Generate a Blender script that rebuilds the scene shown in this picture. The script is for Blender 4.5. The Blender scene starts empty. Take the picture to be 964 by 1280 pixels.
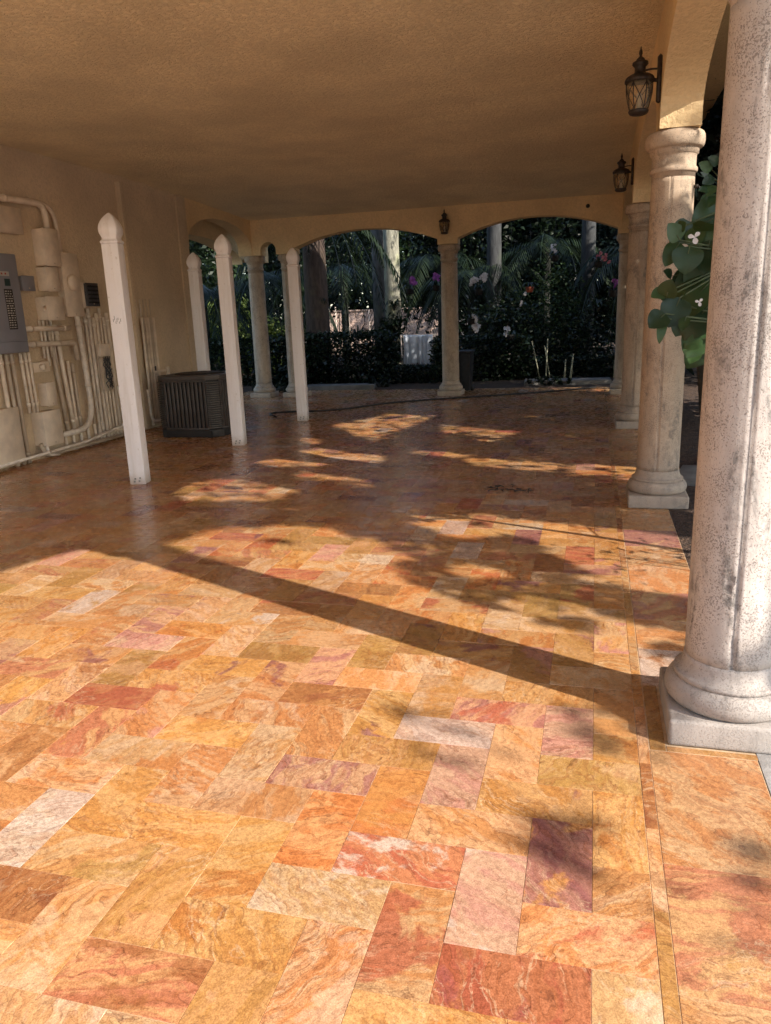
import bpy, bmesh, math, random
import numpy as np
from mathutils import Vector, Matrix, noise as mnoise

rnd = random.Random(7)
rng = np.random.default_rng(11)
C = bpy.context.scene.collection
scene = bpy.context.scene
R = math.radians

# ------------------------------------------------------------------ object helpers
def mesh_from(name, V, F, smooth=False):
    me = bpy.data.meshes.new(name)
    me.from_pydata([tuple(v) for v in V], [], [tuple(f) for f in F])
    me.update()
    if smooth:
        me.polygons.foreach_set('use_smooth', [True] * len(me.polygons))
    return me

def mesh_np(name, V, F):
    """fast mesh from arrays, every face has the same number of corners"""
    V = np.asarray(V, np.float32); F = np.asarray(F, np.int32)
    me = bpy.data.meshes.new(name)
    n, k = F.shape
    me.vertices.add(len(V)); me.vertices.foreach_set('co', V.ravel())
    me.loops.add(n * k); me.loops.foreach_set('vertex_index', F.ravel())
    me.polygons.add(n); me.polygons.foreach_set('loop_start', np.arange(0, n * k, k, dtype=np.int32))
    me.update(calc_edges=True); me.validate()
    return me

def link(name, me, mat=None, parent=None):
    o = bpy.data.objects.new(name, me); C.objects.link(o)
    if mat is not None and me is not None: me.materials.append(mat)
    if parent is not None:
        o.parent = parent
        o.matrix_parent_inverse = Matrix.Identity(4)
        if parent.get('_abs'): o.location = -Vector(parent.location)
    return o

def thing(name, label, cat, loc=(0, 0, 0), group=None, rz=0.0):
    o = bpy.data.objects.new(name, None); C.objects.link(o)
    o.empty_display_size = 0.1
    o.location = loc; o.rotation_euler = (0, 0, rz)
    o['label'] = label; o['category'] = cat
    if group: o['group'] = group
    return o

def tag(o, label, cat, group=None):
    o['label'] = label; o['category'] = cat
    if group: o['group'] = group
    return o

def kind(o, k):
    o['kind'] = k
    return o

class MB:
    """collects shapes into one mesh"""
    def __init__(s): s.V = []; s.F = []; s.S = []
    def add(s, V, F, smooth=False):
        b = len(s.V); s.V += [tuple(v) for v in V]
        s.F += [tuple(i + b for i in f) for f in F]; s.S += [smooth] * len(F)
        return s
    def box(s, x0, x1, y0, y1, z0, z1):
        V = [(x, y, z) for z in (z0, z1) for y in (y0, y1) for x in (x0, x1)]
        F = [(0, 2, 3, 1), (4, 5, 7, 6), (0, 1, 5, 4), (2, 6, 7, 3), (0, 4, 6, 2), (1, 3, 7, 5)]
        return s.add(V, F)
    def lathe(s, prof, c=(0, 0, 0), n=40, rot=0.0, caps=True, smooth=True, dent=None):
        V = []; F = []
        for (z, r) in prof:
            for k in range(n):
                a = rot + 2 * math.pi * k / n
                rr = r
                if dent: rr = r - dent(k, z)
                V.append((c[0] + rr * math.cos(a), c[1] + rr * math.sin(a), c[2] + z))
        m = len(prof)
        for i in range(m - 1):
            for k in range(n):
                k2 = (k + 1) % n
                F.append((i * n + k, i * n + k2, (i + 1) * n + k2, (i + 1) * n + k))
        if caps:
            F.append(tuple(reversed(range(n)))); F.append(tuple((m - 1) * n + k for k in range(n)))
        return s.add(V, F, smooth)
    def tube(s, pts, r, n=8, caps=True):
        pts = [Vector(p) for p in pts]
        m = len(pts); rr = r if isinstance(r, (list, tuple)) else [r] * m
        V = []; F = []
        up = Vector((0, 0, 1)); prev = None
        for i, p in enumerate(pts):
            d = (pts[min(i + 1, m - 1)] - pts[max(i - 1, 0)])
            if d.length < 1e-9: d = Vector((0, 0, 1))
            d.normalize()
            if prev is None:
                a = d.cross(up if abs(d.z) < 0.9 else Vector((1, 0, 0))).normalized()
            else:
                a = (prev - d * prev.dot(d)).normalized()
            prev = a; b = d.cross(a)
            for k in range(n):
                t = 2 * math.pi * k / n
                V.append(p + (a * math.cos(t) + b * math.sin(t)) * rr[i])
        for i in range(m - 1):
            for k in range(n):
                k2 = (k + 1) % n
                F.append((i * n + k, i * n + k2, (i + 1) * n + k2, (i + 1) * n + k))
        if caps:
            F.append(tuple(reversed(range(n)))); F.append(tuple((m - 1) * n + k for k in range(n)))
        return s.add(V, F, True)
    def prism(s, poly, axis, a, b, holes=None):
        """2-D polygon extruded along axis; axis 'x': poly=(y,z), 'y': poly=(x,z), 'z': poly=(x,y)"""
        def P(p, t):
            return {'x': (t, p[0], p[1]), 'y': (p[0], t, p[1]), 'z': (p[0], p[1], t)}[axis]
        n = len(poly)
        V = [P(p, a) for p in poly] + [P(p, b) for p in poly]
        F = [tuple(range(n)), tuple(range(2 * n - 1, n - 1, -1))]
        for i in range(n):
            j = (i + 1) % n
            F.append((i, i + n, j + n, j))
        return s.add(V, F)
    def build(s, name, mat=None, parent=None, bevel=0.0, segs=2, fixn=True):
        me = bpy.data.meshes.new(name)
        me.from_pydata(s.V, [], s.F); me.update()
        me.polygons.foreach_set('use_smooth', s.S)
        if fixn or bevel:
            bm = bmesh.new(); bm.from_mesh(me)
            bmesh.ops.recalc_face_normals(bm, faces=bm.faces)
            if bevel:
                es = [e for e in bm.edges if len(e.link_faces) == 2 and e.calc_face_angle(0) > 0.6]
                bmesh.ops.bevel(bm, geom=es, offset=bevel, segments=segs, affect='EDGES', clamp_overlap=True, profile=0.6)
                for f in bm.faces: f.smooth = True
            bm.to_mesh(me); bm.free()
            if bevel:
                try: me.set_sharp_from_angle(angle=R(50))
                except Exception: pass
        return link(name, me, mat, parent)

def fillet(pts, r, n=6):
    """round the corners of a polyline"""
    pts = [Vector(p) for p in pts]; out = [pts[0]]
    for i in range(1, len(pts) - 1):
        p0, p, p1 = pts[i - 1], pts[i], pts[i + 1]
        d0 = (p0 - p); d1 = (p1 - p)
        q = min(r, d0.length * 0.49, d1.length * 0.49)
        a = p + d0.normalized() * q; b = p + d1.normalized() * q
        for k in range(n + 1):
            t = k / n
            out.append(a * (1 - t) ** 2 + p * 2 * t * (1 - t) + b * t * t)
    out.append(pts[-1]); return out

# ------------------------------------------------------------------ materials
class NT:
    def __init__(s, name):
        s.m = bpy.data.materials.new(name); s.m.use_nodes = True
        s.t = s.m.node_tree; s.t.nodes.clear()
        s.out = s.n('ShaderNodeOutputMaterial'); s.b = s.n('ShaderNodeBsdfPrincipled')
        s.l(s.b.outputs[0], s.out.inputs[0])
    def n(s, typ, **kw):
        nd = s.t.nodes.new(typ)
        for k, v in kw.items(): setattr(nd, k, v)
        return nd
    def l(s, a, b): s.t.links.new(a, b)
    def val(s, sock, v):
        if hasattr(v, 'is_linked') or isinstance(v, bpy.types.NodeSocket): s.l(v, sock)
        else: sock.default_value = v
    def coords(s, which='Object', scale=(1, 1, 1)):
        tc = s.n('ShaderNodeTexCoord'); mp = s.n('ShaderNodeMapping')
        mp.inputs['Scale'].default_value = scale
        s.l(tc.outputs[which], mp.inputs[0]); return mp.outputs[0]
    def noise(s, vec, scale, detail=4, rough=0.55, dist=0.0):
        nd = s.n('ShaderNodeTexNoise'); s.l(vec, nd.inputs['Vector'])
        nd.inputs['Scale'].default_value = scale; nd.inputs['Detail'].default_value = detail
        nd.inputs['Roughness'].default_value = rough; nd.inputs['Distortion'].default_value = dist
        return nd.outputs[0]
    def vor(s, vec, scale, feature='F1', rand=1.0):
        nd = s.n('ShaderNodeTexVoronoi', feature=feature); s.l(vec, nd.inputs['Vector'])
        nd.inputs['Scale'].default_value = scale; nd.inputs['Randomness'].default_value = rand
        return nd.outputs['Distance']
    def map(s, v, a, b, c=0.0, d=1.0, smooth=True):
        nd = s.n('ShaderNodeMapRange'); nd.interpolation_type = 'SMOOTHSTEP' if smooth else 'LINEAR'
        s.val(nd.inputs[0], v)
        for i, x in enumerate((a, b, c, d)): s.val(nd.inputs[i + 1], x)
        return nd.outputs[0]
    def math(s, op, a, b=0.0, c=0.0):
        nd = s.n('ShaderNodeMath', operation=op)
        s.val(nd.inputs[0], a); s.val(nd.inputs[1], b); s.val(nd.inputs[2], c); return nd.outputs[0]
    def mix(s, f, a, b, blend='MIX'):
        nd = s.n('ShaderNodeMix', data_type='RGBA', blend_type=blend)
        s.val(nd.inputs[0], f)
        for i, x in ((6, a), (7, b)):
            if isinstance(x, (tuple, list)): nd.inputs[i].default_value = (*x[:3], 1)
            else: s.l(x, nd.inputs[i])
        return nd.outputs[2]
    def bump(s, h, strength=0.3, dist=0.01, normal=None):
        nd = s.n('ShaderNodeBump'); s.l(h, nd.inputs['Height'])
        nd.inputs['Strength'].default_value = strength; nd.inputs['Distance'].default_value = dist
        if normal is not None: s.l(normal, nd.inputs['Normal'])
        s.l(nd.outputs[0], s.b.inputs['Normal']); return nd.outputs[0]
    def col(s, c):
        if isinstance(c, (tuple, list)): s.b.inputs['Base Color'].default_value = (*c[:3], 1)
        else: s.l(c, s.b.inputs['Base Color'])
    def set(s, **kw):
        for k, v in kw.items(): s.val(s.b.inputs[k.replace('_', ' ')], v)

def simple(name, c, rough=0.5, var=0.12, scale=8.0, bump=0.0, bscale=60.0, metallic=0.0, spec=0.5):
    m = NT(name); v = m.coords()
    n1 = m.noise(v, scale, 6, 0.6)
    dark = tuple(x * (1 - var * 2) for x in c); lite = tuple(min(1, x * (1 + var)) for x in c)
    m.col(m.mix(m.map(n1, 0.3, 0.7), dark, lite))
    m.set(Roughness=m.map(m.noise(v, scale * 2, 3), 0.3, 0.7, max(0, rough - 0.1), min(1, rough + 0.1)), Metallic=metallic)
    m.b.inputs['Specular IOR Level'].default_value = spec
    if bump: m.bump(m.noise(v, bscale, 4), bump, 0.01)
    return m.m

def mat_floor():
    m = NT('travertine_tile')
    at = {}
    for k in ('ca', 'cb', 'cc', 'off'):
        a = m.n('ShaderNodeAttribute', attribute_name=k); at[k] = a
    geo = m.n('ShaderNodeNewGeometry')
    add = m.n('ShaderNodeVectorMath', operation='ADD')
    m.l(geo.outputs['Position'], add.inputs[0]); m.l(at['off'].outputs['Vector'], add.inputs[1])
    sep = m.n('ShaderNodeSeparateXYZ'); m.l(at['off'].outputs['Vector'], sep.inputs[0])
    rot = m.n('ShaderNodeVectorRotate', rotation_type='Z_AXIS')
    m.l(add.outputs[0], rot.inputs['Vector']); m.l(m.math('MULTIPLY', sep.outputs[0], 3.7), rot.inputs['Angle'])
    v = rot.outputs[0]
    st = m.n('ShaderNodeMapping'); st.inputs['Scale'].default_value = (1.7, 10.0, 1.5); m.l(v, st.inputs[0])
    warp = m.n('ShaderNodeTexNoise'); m.l(v, warp.inputs['Vector']); warp.inputs['Scale'].default_value = 3.2; warp.inputs['Detail'].default_value = 3
    wv = m.n('ShaderNodeVectorMath', operation='SCALE'); m.l(warp.outputs['Color'], wv.inputs[0]); wv.inputs['Scale'].default_value = 2.4
    pv = m.n('ShaderNodeVectorMath', operation='ADD'); m.l(st.outputs[0], pv.inputs[0]); m.l(wv.outputs[0], pv.inputs[1])
    band = m.noise(pv.outputs[0], 1.15, 8, 0.62, 0.25)
    cloud = m.noise(v, 3.6, 7, 0.62, 0.5)
    c = m.mix(m.map(band, 0.44, 0.54), at['ca'].outputs['Color'], at['cb'].outputs['Color'])
    c = m.mix(m.math('MULTIPLY', m.map(cloud, 0.53, 0.60), 0.85), c, at['cc'].outputs['Color'])
    # thin veins
    v1 = m.noise(pv.outputs[0], 1.35, 6, 0.6, 0.3)
    vein = m.map(m.math('ABSOLUTE', m.math('SUBTRACT', v1, 0.5)), 0.0, 0.022, 1.0, 0.0)
    veinm = m.math('MULTIPLY', vein, m.map(m.noise(v, 3.0, 2), 0.45, 0.62))
    c = m.mix(m.math('MULTIPLY', veinm, 0.65), c, m.mix(0.72, c, (0.10, 0.035, 0.02)))
    v2 = m.noise(pv.outputs[0], 2.0, 5, 0.6, 0.3)
    pale = m.map(m.math('ABSOLUTE', m.math('SUBTRACT', v2, 0.47)), 0.0, 0.03, 1.0, 0.0)
    c = m.mix(m.math('MULTIPLY', m.math('MULTIPLY', pale, m.map(m.noise(v, 3.3, 2), 0.45, 0.65)), 0.5), c, (0.74, 0.56, 0.36))
    soft = m.noise(pv.outputs[0], 0.8, 3, 0.5, 0.2)
    saw = m.math('FRACT', m.math('MULTIPLY', soft, 11.0))
    cont = m.map(saw, 0.0, 0.45, 0.0, 1.0)
    cont2 = m.map(m.math('ABSOLUTE', m.math('SUBTRACT', saw, 0.97)), 0.0, 0.05, 1.0, 0.0)
    cmask = m.map(m.noise(v, 2.2, 3, 0.5), 0.36, 0.56)
    c = m.mix(m.math('MULTIPLY', m.math('MULTIPLY', m.math('SUBTRACT', 1.0, cont), cmask), 0.6), c, m.mix(0.6, c, (0.33, 0.10, 0.035)))
    c = m.mix(m.math('MULTIPLY', m.math('MULTIPLY', cont2, cmask), 0.8), c, m.mix(0.75, c, (0.13, 0.04, 0.02)))
    cr = m.noise(pv.outputs[0], 3.4, 7, 0.7, 0.6)
    crk = m.map(m.math('ABSOLUTE', m.math('SUBTRACT', cr, 0.5)), 0.0, 0.014, 1.0, 0.0)
    c = m.mix(m.math('MULTIPLY', m.math('MULTIPLY', crk, m.map(m.noise(v, 4.0, 3), 0.40, 0.60)), 0.75), c, m.mix(0.7, c, (0.16, 0.055, 0.025)))
    grime = m.noise(geo.outputs['Position'], 1.7, 6, 0.65, 0.4)
    c = m.mix(m.map(grime, 0.5, 0.75, 0.0, 0.2), c, m.mix(0.6, c, (0.20, 0.12, 0.07)))
    fine = m.noise(v, 60, 5, 0.7); grit = m.noise(v, 240, 3, 0.7)
    c = m.mix(0.8, c, m.mix(m.map(fine, 0.25, 0.75), (0.56, 0.50, 0.47), (1.04, 1.03, 1.02)), 'MULTIPLY')
    c = m.mix(0.7, c, m.mix(m.map(grit, 0.3, 0.7), (0.58, 0.54, 0.52), (1.05, 1.04, 1.04)), 'MULTIPLY')
    pits = m.vor(v, 42); pmask = m.math('MULTIPLY', m.map(pits, 0.06, 0.15, 1.0, 0.0), m.map(m.noise(v, 9, 3), 0.55, 0.66))
    c = m.mix(m.math('MULTIPLY', pmask, 0.6), c, (0.12, 0.06, 0.035))
    m.col(c)
    m.set(Roughness=m.map(m.noise(v, 14, 5), 0.3, 0.72, 0.17, 0.36))
    m.b.inputs['Specular IOR Level'].default_value = 0.5
    h = m.math('ADD', m.math('MULTIPLY', fine, 0.5), m.math('MULTIPLY', band, 0.8))
    h = m.math('SUBTRACT', h, m.math('MULTIPLY', pmask, 0.5))
    m.bump(h, 0.16, 0.006)
    return m.m

def mat_stucco(name, c, strength=0.5):
    m = NT(name); v = m.coords()
    big = m.noise(v, 1.2, 4, 0.5); kn = m.noise(v, 30, 5, 0.62, 0.6); fine = m.noise(v, 110, 3)
    cc = m.mix(m.map(big, 0.3, 0.7), tuple(x * 0.88 for x in c), tuple(min(1, x * 1.08) for x in c))
    cc = m.mix(m.map(kn, 0.42, 0.62, 0.0, 0.35), cc, tuple(x * 0.72 for x in c))
    m.col(cc); m.set(Roughness=0.9); m.b.inputs['Specular IOR Level'].default_value = 0.15
    h = m.math('ADD', m.map(kn, 0.38, 0.66), m.math('MULTIPLY', fine, 0.35))
    m.bump(h, strength, 0.012)
    return m.m

def mat_column(name, c, dirt=0.5):
    m = NT(name)
    tc = m.n('ShaderNodeTexCoord'); info = m.n('ShaderNodeObjectInfo')
    geo = m.n('ShaderNodeNewGeometry'); v = geo.outputs['Position']
    mp = m.n('ShaderNodeMapping'); mp.inputs['Scale'].default_value = (5, 5, 1.3); m.l(v, mp.inputs[0])
    big = m.noise(mp.outputs[0], 1.0, 5, 0.6, 0.4)
    cc = m.mix(m.map(big, 0.34, 0.66), tuple(x * 0.86 for x in c), tuple(min(1, x * 1.07) for x in c))
    mott = m.noise(v, 22, 6, 0.7)
    cc = m.mix(m.map(mott, 0.4, 0.75, 0.0, 0.45), cc, (c[0] * 0.72, c[1] * 0.66, c[2] * 0.62))
    # pits
    pit = m.noise(v, 170, 2, 0.5, 0.6); dens = m.noise(v, 7, 4)
    thr = m.map(dens, 0.36, 0.64, 0.35, 0.475, False)
    pm = m.map(m.math('SUBTRACT', thr, pit), 0.0, 0.035)
    pit2 = m.noise(v, 52, 3, 0.55, 1.2)
    pm2 = m.math('MULTIPLY', m.map(pit2, 0.30, 0.36, 1.0, 0.0), m.map(m.noise(v, 5, 4), 0.50, 0.62))
    pm = m.math('MAXIMUM', pm, pm2)
    cc = m.mix(m.math('MULTIPLY', pm, 0.6), cc, (0.13, 0.105, 0.09))
    # weather stains running down the stone
    st = m.noise(mp.outputs[0], 1.7, 8, 0.72, 0.7); st2 = m.noise(v, 30, 5, 0.7)
    sm = m.math('MULTIPLY', m.map(st, 0.49, 0.64), m.map(st2, 0.36, 0.56))
    cc = m.mix(m.math('MULTIPLY', sm, dirt), cc, (0.10, 0.095, 0.09))
    sp = m.n('ShaderNodeSeparateXYZ'); m.l(v, sp.inputs[0])
    foot = m.map(m.math('ADD', sp.outputs[2], m.math('MULTIPLY', m.noise(v, 6, 4), 0.5)), 0.30, 0.85, 0.85, 0.0)
    cc = m.mix(m.math('MULTIPLY', foot, dirt), cc, (0.30, 0.275, 0.25))
    m.col(cc); m.set(Roughness=0.86); m.b.inputs['Specular IOR Level'].default_value = 0.25
    h = m.math('SUBTRACT', m.math('MULTIPLY', m.noise(v, 90, 4), 0.4), pm)
    m.bump(h, 0.55, 0.006)
    return m.m

def mat_leaf(name, dark, lite, rough=0.45, trans=0.25):
    m = NT(name)
    a = m.n('ShaderNodeAttribute', attribute_name='var')
    v = m.coords()
    f = m.math('ADD', m.math('MULTIPLY', a.outputs['Fac'], 0.8), m.math('MULTIPLY', m.noise(v, 9, 3), 0.3))
    c = m.mix(m.map(f, 0.1, 1.0), dark, lite)
    m.col(c); m.set(Roughness=rough); m.b.inputs['Specular IOR Level'].default_value = 0.4
    tr = m.n('ShaderNodeBsdfTranslucent'); m.l(c, tr.inputs[0])
    ms = m.n('ShaderNodeMixShader'); ms.inputs[0].default_value = trans
    m.l(m.b.outputs[0], ms.inputs[1]); m.l(tr.outputs[0], ms.inputs[2]); m.l(ms.outputs[0], m.out.inputs[0])
    return m.m

def mat_bark(name, c, ring=0.0):
    m = NT(name); v = m.coords()
    mp = m.n('ShaderNodeMapping'); mp.inputs['Scale'].default_value = (9, 9, 2.2); m.l(v, mp.inputs[0])
    n1 = m.noise(mp.outputs[0], 1.5, 7, 0.7, 0.5); n2 = m.noise(v, 3.0, 5, 0.6)
    cc = m.mix(m.map(n1, 0.35, 0.65), tuple(x * 0.5 for x in c), c)
    cc = m.mix(m.map(n2, 0.5, 0.68, 0.0, 0.55), cc, (c[0] * 1.15, c[1] * 1.25, c[2] * 0.9))
    m.col(cc); m.set(Roughness=0.9); m.bump(n1, 0.7, 0.03)
    return m.m

def mat_soil(name, a, b, scale=14):
    m = NT(name); v = m.coords()
    n1 = m.noise(v, scale, 8, 0.75); n2 = m.vor(v, scale * 3)
    m.col(m.mix(m.map(n1, 0.35, 0.68), a, b)); m.set(Roughness=0.95)
    m.bump(m.math('ADD', n1, n2), 0.9, 0.03); return m.m

M = {}
M['floor'] = mat_floor()
M['grout'] = simple('grout', (0.52, 0.37, 0.23), 0.85, 0.15, 20)
M['ceiling'] = mat_stucco('ceiling_stucco', (0.93, 0.80, 0.54), 0.9)
M['wall'] = mat_stucco('wall_stucco', (0.66, 0.53, 0.37), 0.4)
M['beam'] = mat_stucco('beam_stucco', (0.80, 0.60, 0.34), 0.4)
M['stone'] = mat_column('column_stone', (0.51, 0.458, 0.42), 0.75)
M['stone_mid'] = mat_column('column_stone_tan', (0.51, 0.395, 0.29), 0.6)
M['stone_far'] = mat_column('column_stone_warm', (0.52, 0.42, 0.31), 0.35)
M['white'] = simple('white_post_paint', (0.86, 0.84, 0.85), 0.42, 0.05, 5, 0.05, 50)
def mat_post():
    m = NT('white_post_paint'); v = m.n('ShaderNodeNewGeometry').outputs['Position']
    sp = m.n('ShaderNodeSeparateXYZ'); m.l(v, sp.inputs[0])
    mp = m.n('ShaderNodeMapping'); mp.inputs['Scale'].default_value = (14, 14, 1.2); m.l(v, mp.inputs[0])
    n1 = m.noise(mp.outputs[0], 1.0, 6, 0.65); n2 = m.noise(v, 24, 5, 0.65)
    c = m.mix(m.map(n1, 0.45, 0.72, 0.0, 0.5), (0.86, 0.84, 0.85), (0.66, 0.62, 0.58))
    c = m.mix(m.map(n2, 0.60, 0.70, 0.0, 0.5), c, (0.52, 0.46, 0.40))
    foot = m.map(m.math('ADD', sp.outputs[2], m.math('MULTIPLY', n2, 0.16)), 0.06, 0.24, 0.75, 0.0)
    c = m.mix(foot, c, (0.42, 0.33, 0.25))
    m.col(c); m.set(Roughness=0.45); m.bump(n1, 0.12, 0.004); return m.m
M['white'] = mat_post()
M['beige'] = simple('beige_paint', (0.74, 0.63, 0.50), 0.55, 0.08, 6, 0.08, 60)
M['beige2'] = simple('tan_paint', (0.52, 0.43, 0.33), 0.6, 0.08, 6, 0.08, 60)
M['panel'] = simple('grey_enamel', (0.23, 0.235, 0.27), 0.45, 0.05, 5)
M['darkmetal'] = simple('dark_grey_metal', (0.055, 0.055, 0.06), 0.5, 0.2, 20)
M['ac'] = simple('condenser_brown_grey', (0.075, 0.065, 0.06), 0.5, 0.12, 8)
M['acdark'] = simple('condenser_dark', (0.022, 0.02, 0.02), 0.6, 0.1, 8)
M['bronze'] = simple('lantern_bronze', (0.045, 0.034, 0.028), 0.5, 0.3, 30, 0.15, 90, 0.35)
M['black'] = simple('black_plastic', (0.006, 0.006, 0.007), 0.65, 0.2, 8)
M['rubber'] = simple('black_rubber', (0.015, 0.014, 0.013), 0.6, 0.2, 8)
M['kerb'] = simple('pale_kerb_stone', (0.17, 0.165, 0.155), 0.85, 0.15, 6, 0.4, 30)
M['slate'] = simple('grey_border_stone', (0.33, 0.32, 0.31), 0.75, 0.12, 5, 0.4, 40)
M['upper'] = simple('shade_block_render', (0.55, 0.44, 0.30), 0.9, 0.06, 2)
M['soil'] = mat_soil('dark_soil', (0.025, 0.016, 0.010), (0.075, 0.048, 0.03))
M['mulch'] = mat_soil('bark_mulch', (0.03, 0.018, 0.012), (0.13, 0.075, 0.045), 20)
M['cloth'] = simple('white_cloth', (0.66, 0.72, 0.80), 0.8, 0.05, 4)
M['gwall'] = mat_soil('garden_wall_block', (0.48, 0.33, 0.26), (0.72, 0.54, 0.44), 5)
M['stake'] = simple('pale_timber', (0.62, 0.52, 0.43), 0.8, 0.15, 6)
M['stake2'] = simple('light_cane', (0.30, 0.30, 0.21), 0.7, 0.15, 6)
M['terra'] = simple('terracotta', (0.28, 0.07, 0.035), 0.75, 0.12, 8)
M['leaf_dark'] = mat_leaf('leaf_dark', (0.005, 0.011, 0.005), (0.020, 0.036, 0.015))
M['leaf_mid'] = mat_leaf('leaf_mid', (0.012, 0.028, 0.009), (0.05, 0.085, 0.025))
M['leaf_gloss'] = mat_leaf('leaf_gloss', (0.006, 0.014, 0.007), (0.028, 0.045, 0.02), 0.28)
M['leaf_bright'] = mat_leaf('leaf_bright', (0.06, 0.10, 0.02), (0.20, 0.26, 0.06), 0.5, 0.4)
M['leaf_teal'] = mat_leaf('leaf_teal', (0.006, 0.015, 0.014), (0.014, 0.030, 0.026))
M['leaf_broad'] = mat_leaf('leaf_broad', (0.012, 0.030, 0.010), (0.040, 0.080, 0.026), 0.42, 0.08)
M['frond'] = mat_leaf('palm_frond', (0.006, 0.014, 0.006), (0.028, 0.046, 0.018), 0.4)
M['bark'] = mat_bark('bark_brown', (0.085, 0.058, 0.044))
M['bark_grey'] = mat_bark('bark_grey', (0.13, 0.125, 0.12))
M['bark_dim'] = mat_bark('bark_dim', (0.055, 0.058, 0.06))
M['bark_pale'] = mat_bark('bark_pale', (0.36, 0.35, 0.27))
M['bark_dark'] = mat_bark('bark_dark', (0.035, 0.038, 0.032))
M['pet_white'] = mat_leaf('petal_white', (0.66, 0.63, 0.62), (0.85, 0.82, 0.82), 0.5, 0.3)
M['pet_purple'] = mat_leaf('petal_purple', (0.30, 0.07, 0.36), (0.50, 0.16, 0.55), 0.5, 0.3)
M['pet_pink'] = mat_leaf('petal_pink', (0.55, 0.12, 0.16), (0.75, 0.30, 0.34), 0.5, 0.3)
M['stem'] = simple('green_stem', (0.06, 0.08, 0.03), 0.6, 0.2, 10)
M['lbl_black'] = simple('label_black', (0.012, 0.012, 0.012), 0.4, 0.1, 5)
M['lbl_white'] = simple('label_white', (0.55, 0.53, 0.5), 0.5, 0.1, 5)
M['lbl_red'] = simple('label_red', (0.40, 0.05, 0.04), 0.5, 0.1, 5)
M['lbl_green'] = simple('label_dark_green', (0.02, 0.05, 0.05), 0.5, 0.1, 5)
def mat_glass():
    m = NT('seeded_glass'); v = m.coords()
    m.col((0.80, 0.66, 0.45)); m.set(Roughness=0.18)
    m.b.inputs['Transmission Weight'].default_value = 0.85; m.b.inputs['IOR'].default_value = 1.2
    m.bump(m.noise(v, 70, 3), 0.3, 0.004); return m.m
M['glass'] = mat_glass()

# ------------------------------------------------------------------ floor
YE = 16.3                                    # far end of the paving
W0 = 0.188; GX0, GY0 = -0.713, 1.817        # herringbone module and origin
GAP = 0.0013
PAL = {  # a, b, c colours of a slab
    'gold':   [(0.60, 0.30, 0.075), (0.68, 0.40, 0.14), (0.54, 0.21, 0.045)],
    'cream':  [(0.68, 0.46, 0.24), (0.62, 0.37, 0.15), (0.72, 0.54, 0.34)],
    'orange': [(0.58, 0.23, 0.06), (0.66, 0.36, 0.13), (0.52, 0.14, 0.045)],
    'sand':   [(0.66, 0.41, 0.18), (0.61, 0.31, 0.10), (0.70, 0.49, 0.26)],
    'red':    [(0.47, 0.13, 0.06), (0.55, 0.21, 0.085), (0.40, 0.11, 0.085)],
    'mauve':  [(0.44, 0.20, 0.14), (0.62, 0.36, 0.18), (0.33, 0.14, 0.13)],
    'plum':   [(0.30, 0.12, 0.10), (0.40, 0.19, 0.13), (0.24, 0.095, 0.09)],
    'brown':  [(0.37, 0.16, 0.05), (0.46, 0.22, 0.07), (0.30, 0.11, 0.04)],
    'olive':  [(0.48, 0.27, 0.07), (0.56, 0.33, 0.11), (0.40, 0.20, 0.05)],
    'pale':   [(0.66, 0.54, 0.40), (0.64, 0.48, 0.32), (0.58, 0.43, 0.31)],
    'pink':   [(0.62, 0.33, 0.22), (0.66, 0.42, 0.25), (0.54, 0.24, 0.18)],
    'swirl':  [(0.66, 0.41, 0.18), (0.60, 0.28, 0.09), (0.70, 0.50, 0.28)],
    'swirl2': [(0.64, 0.38, 0.15), (0.53, 0.22, 0.10), (0.60, 0.29, 0.09)],
}
PROB = [('gold', 21), ('cream', 14), ('orange', 10), ('sand', 24), ('red', 2.6), ('mauve', 4), ('plum', 1.3), ('brown', 4), ('olive', 10), ('pale', 3.5), ('pink', 4), ('swirl', 12), ('swirl2', 8)]
KEYS = [k for k, w in PROB]; WTS = [w for k, w in PROB]
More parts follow.
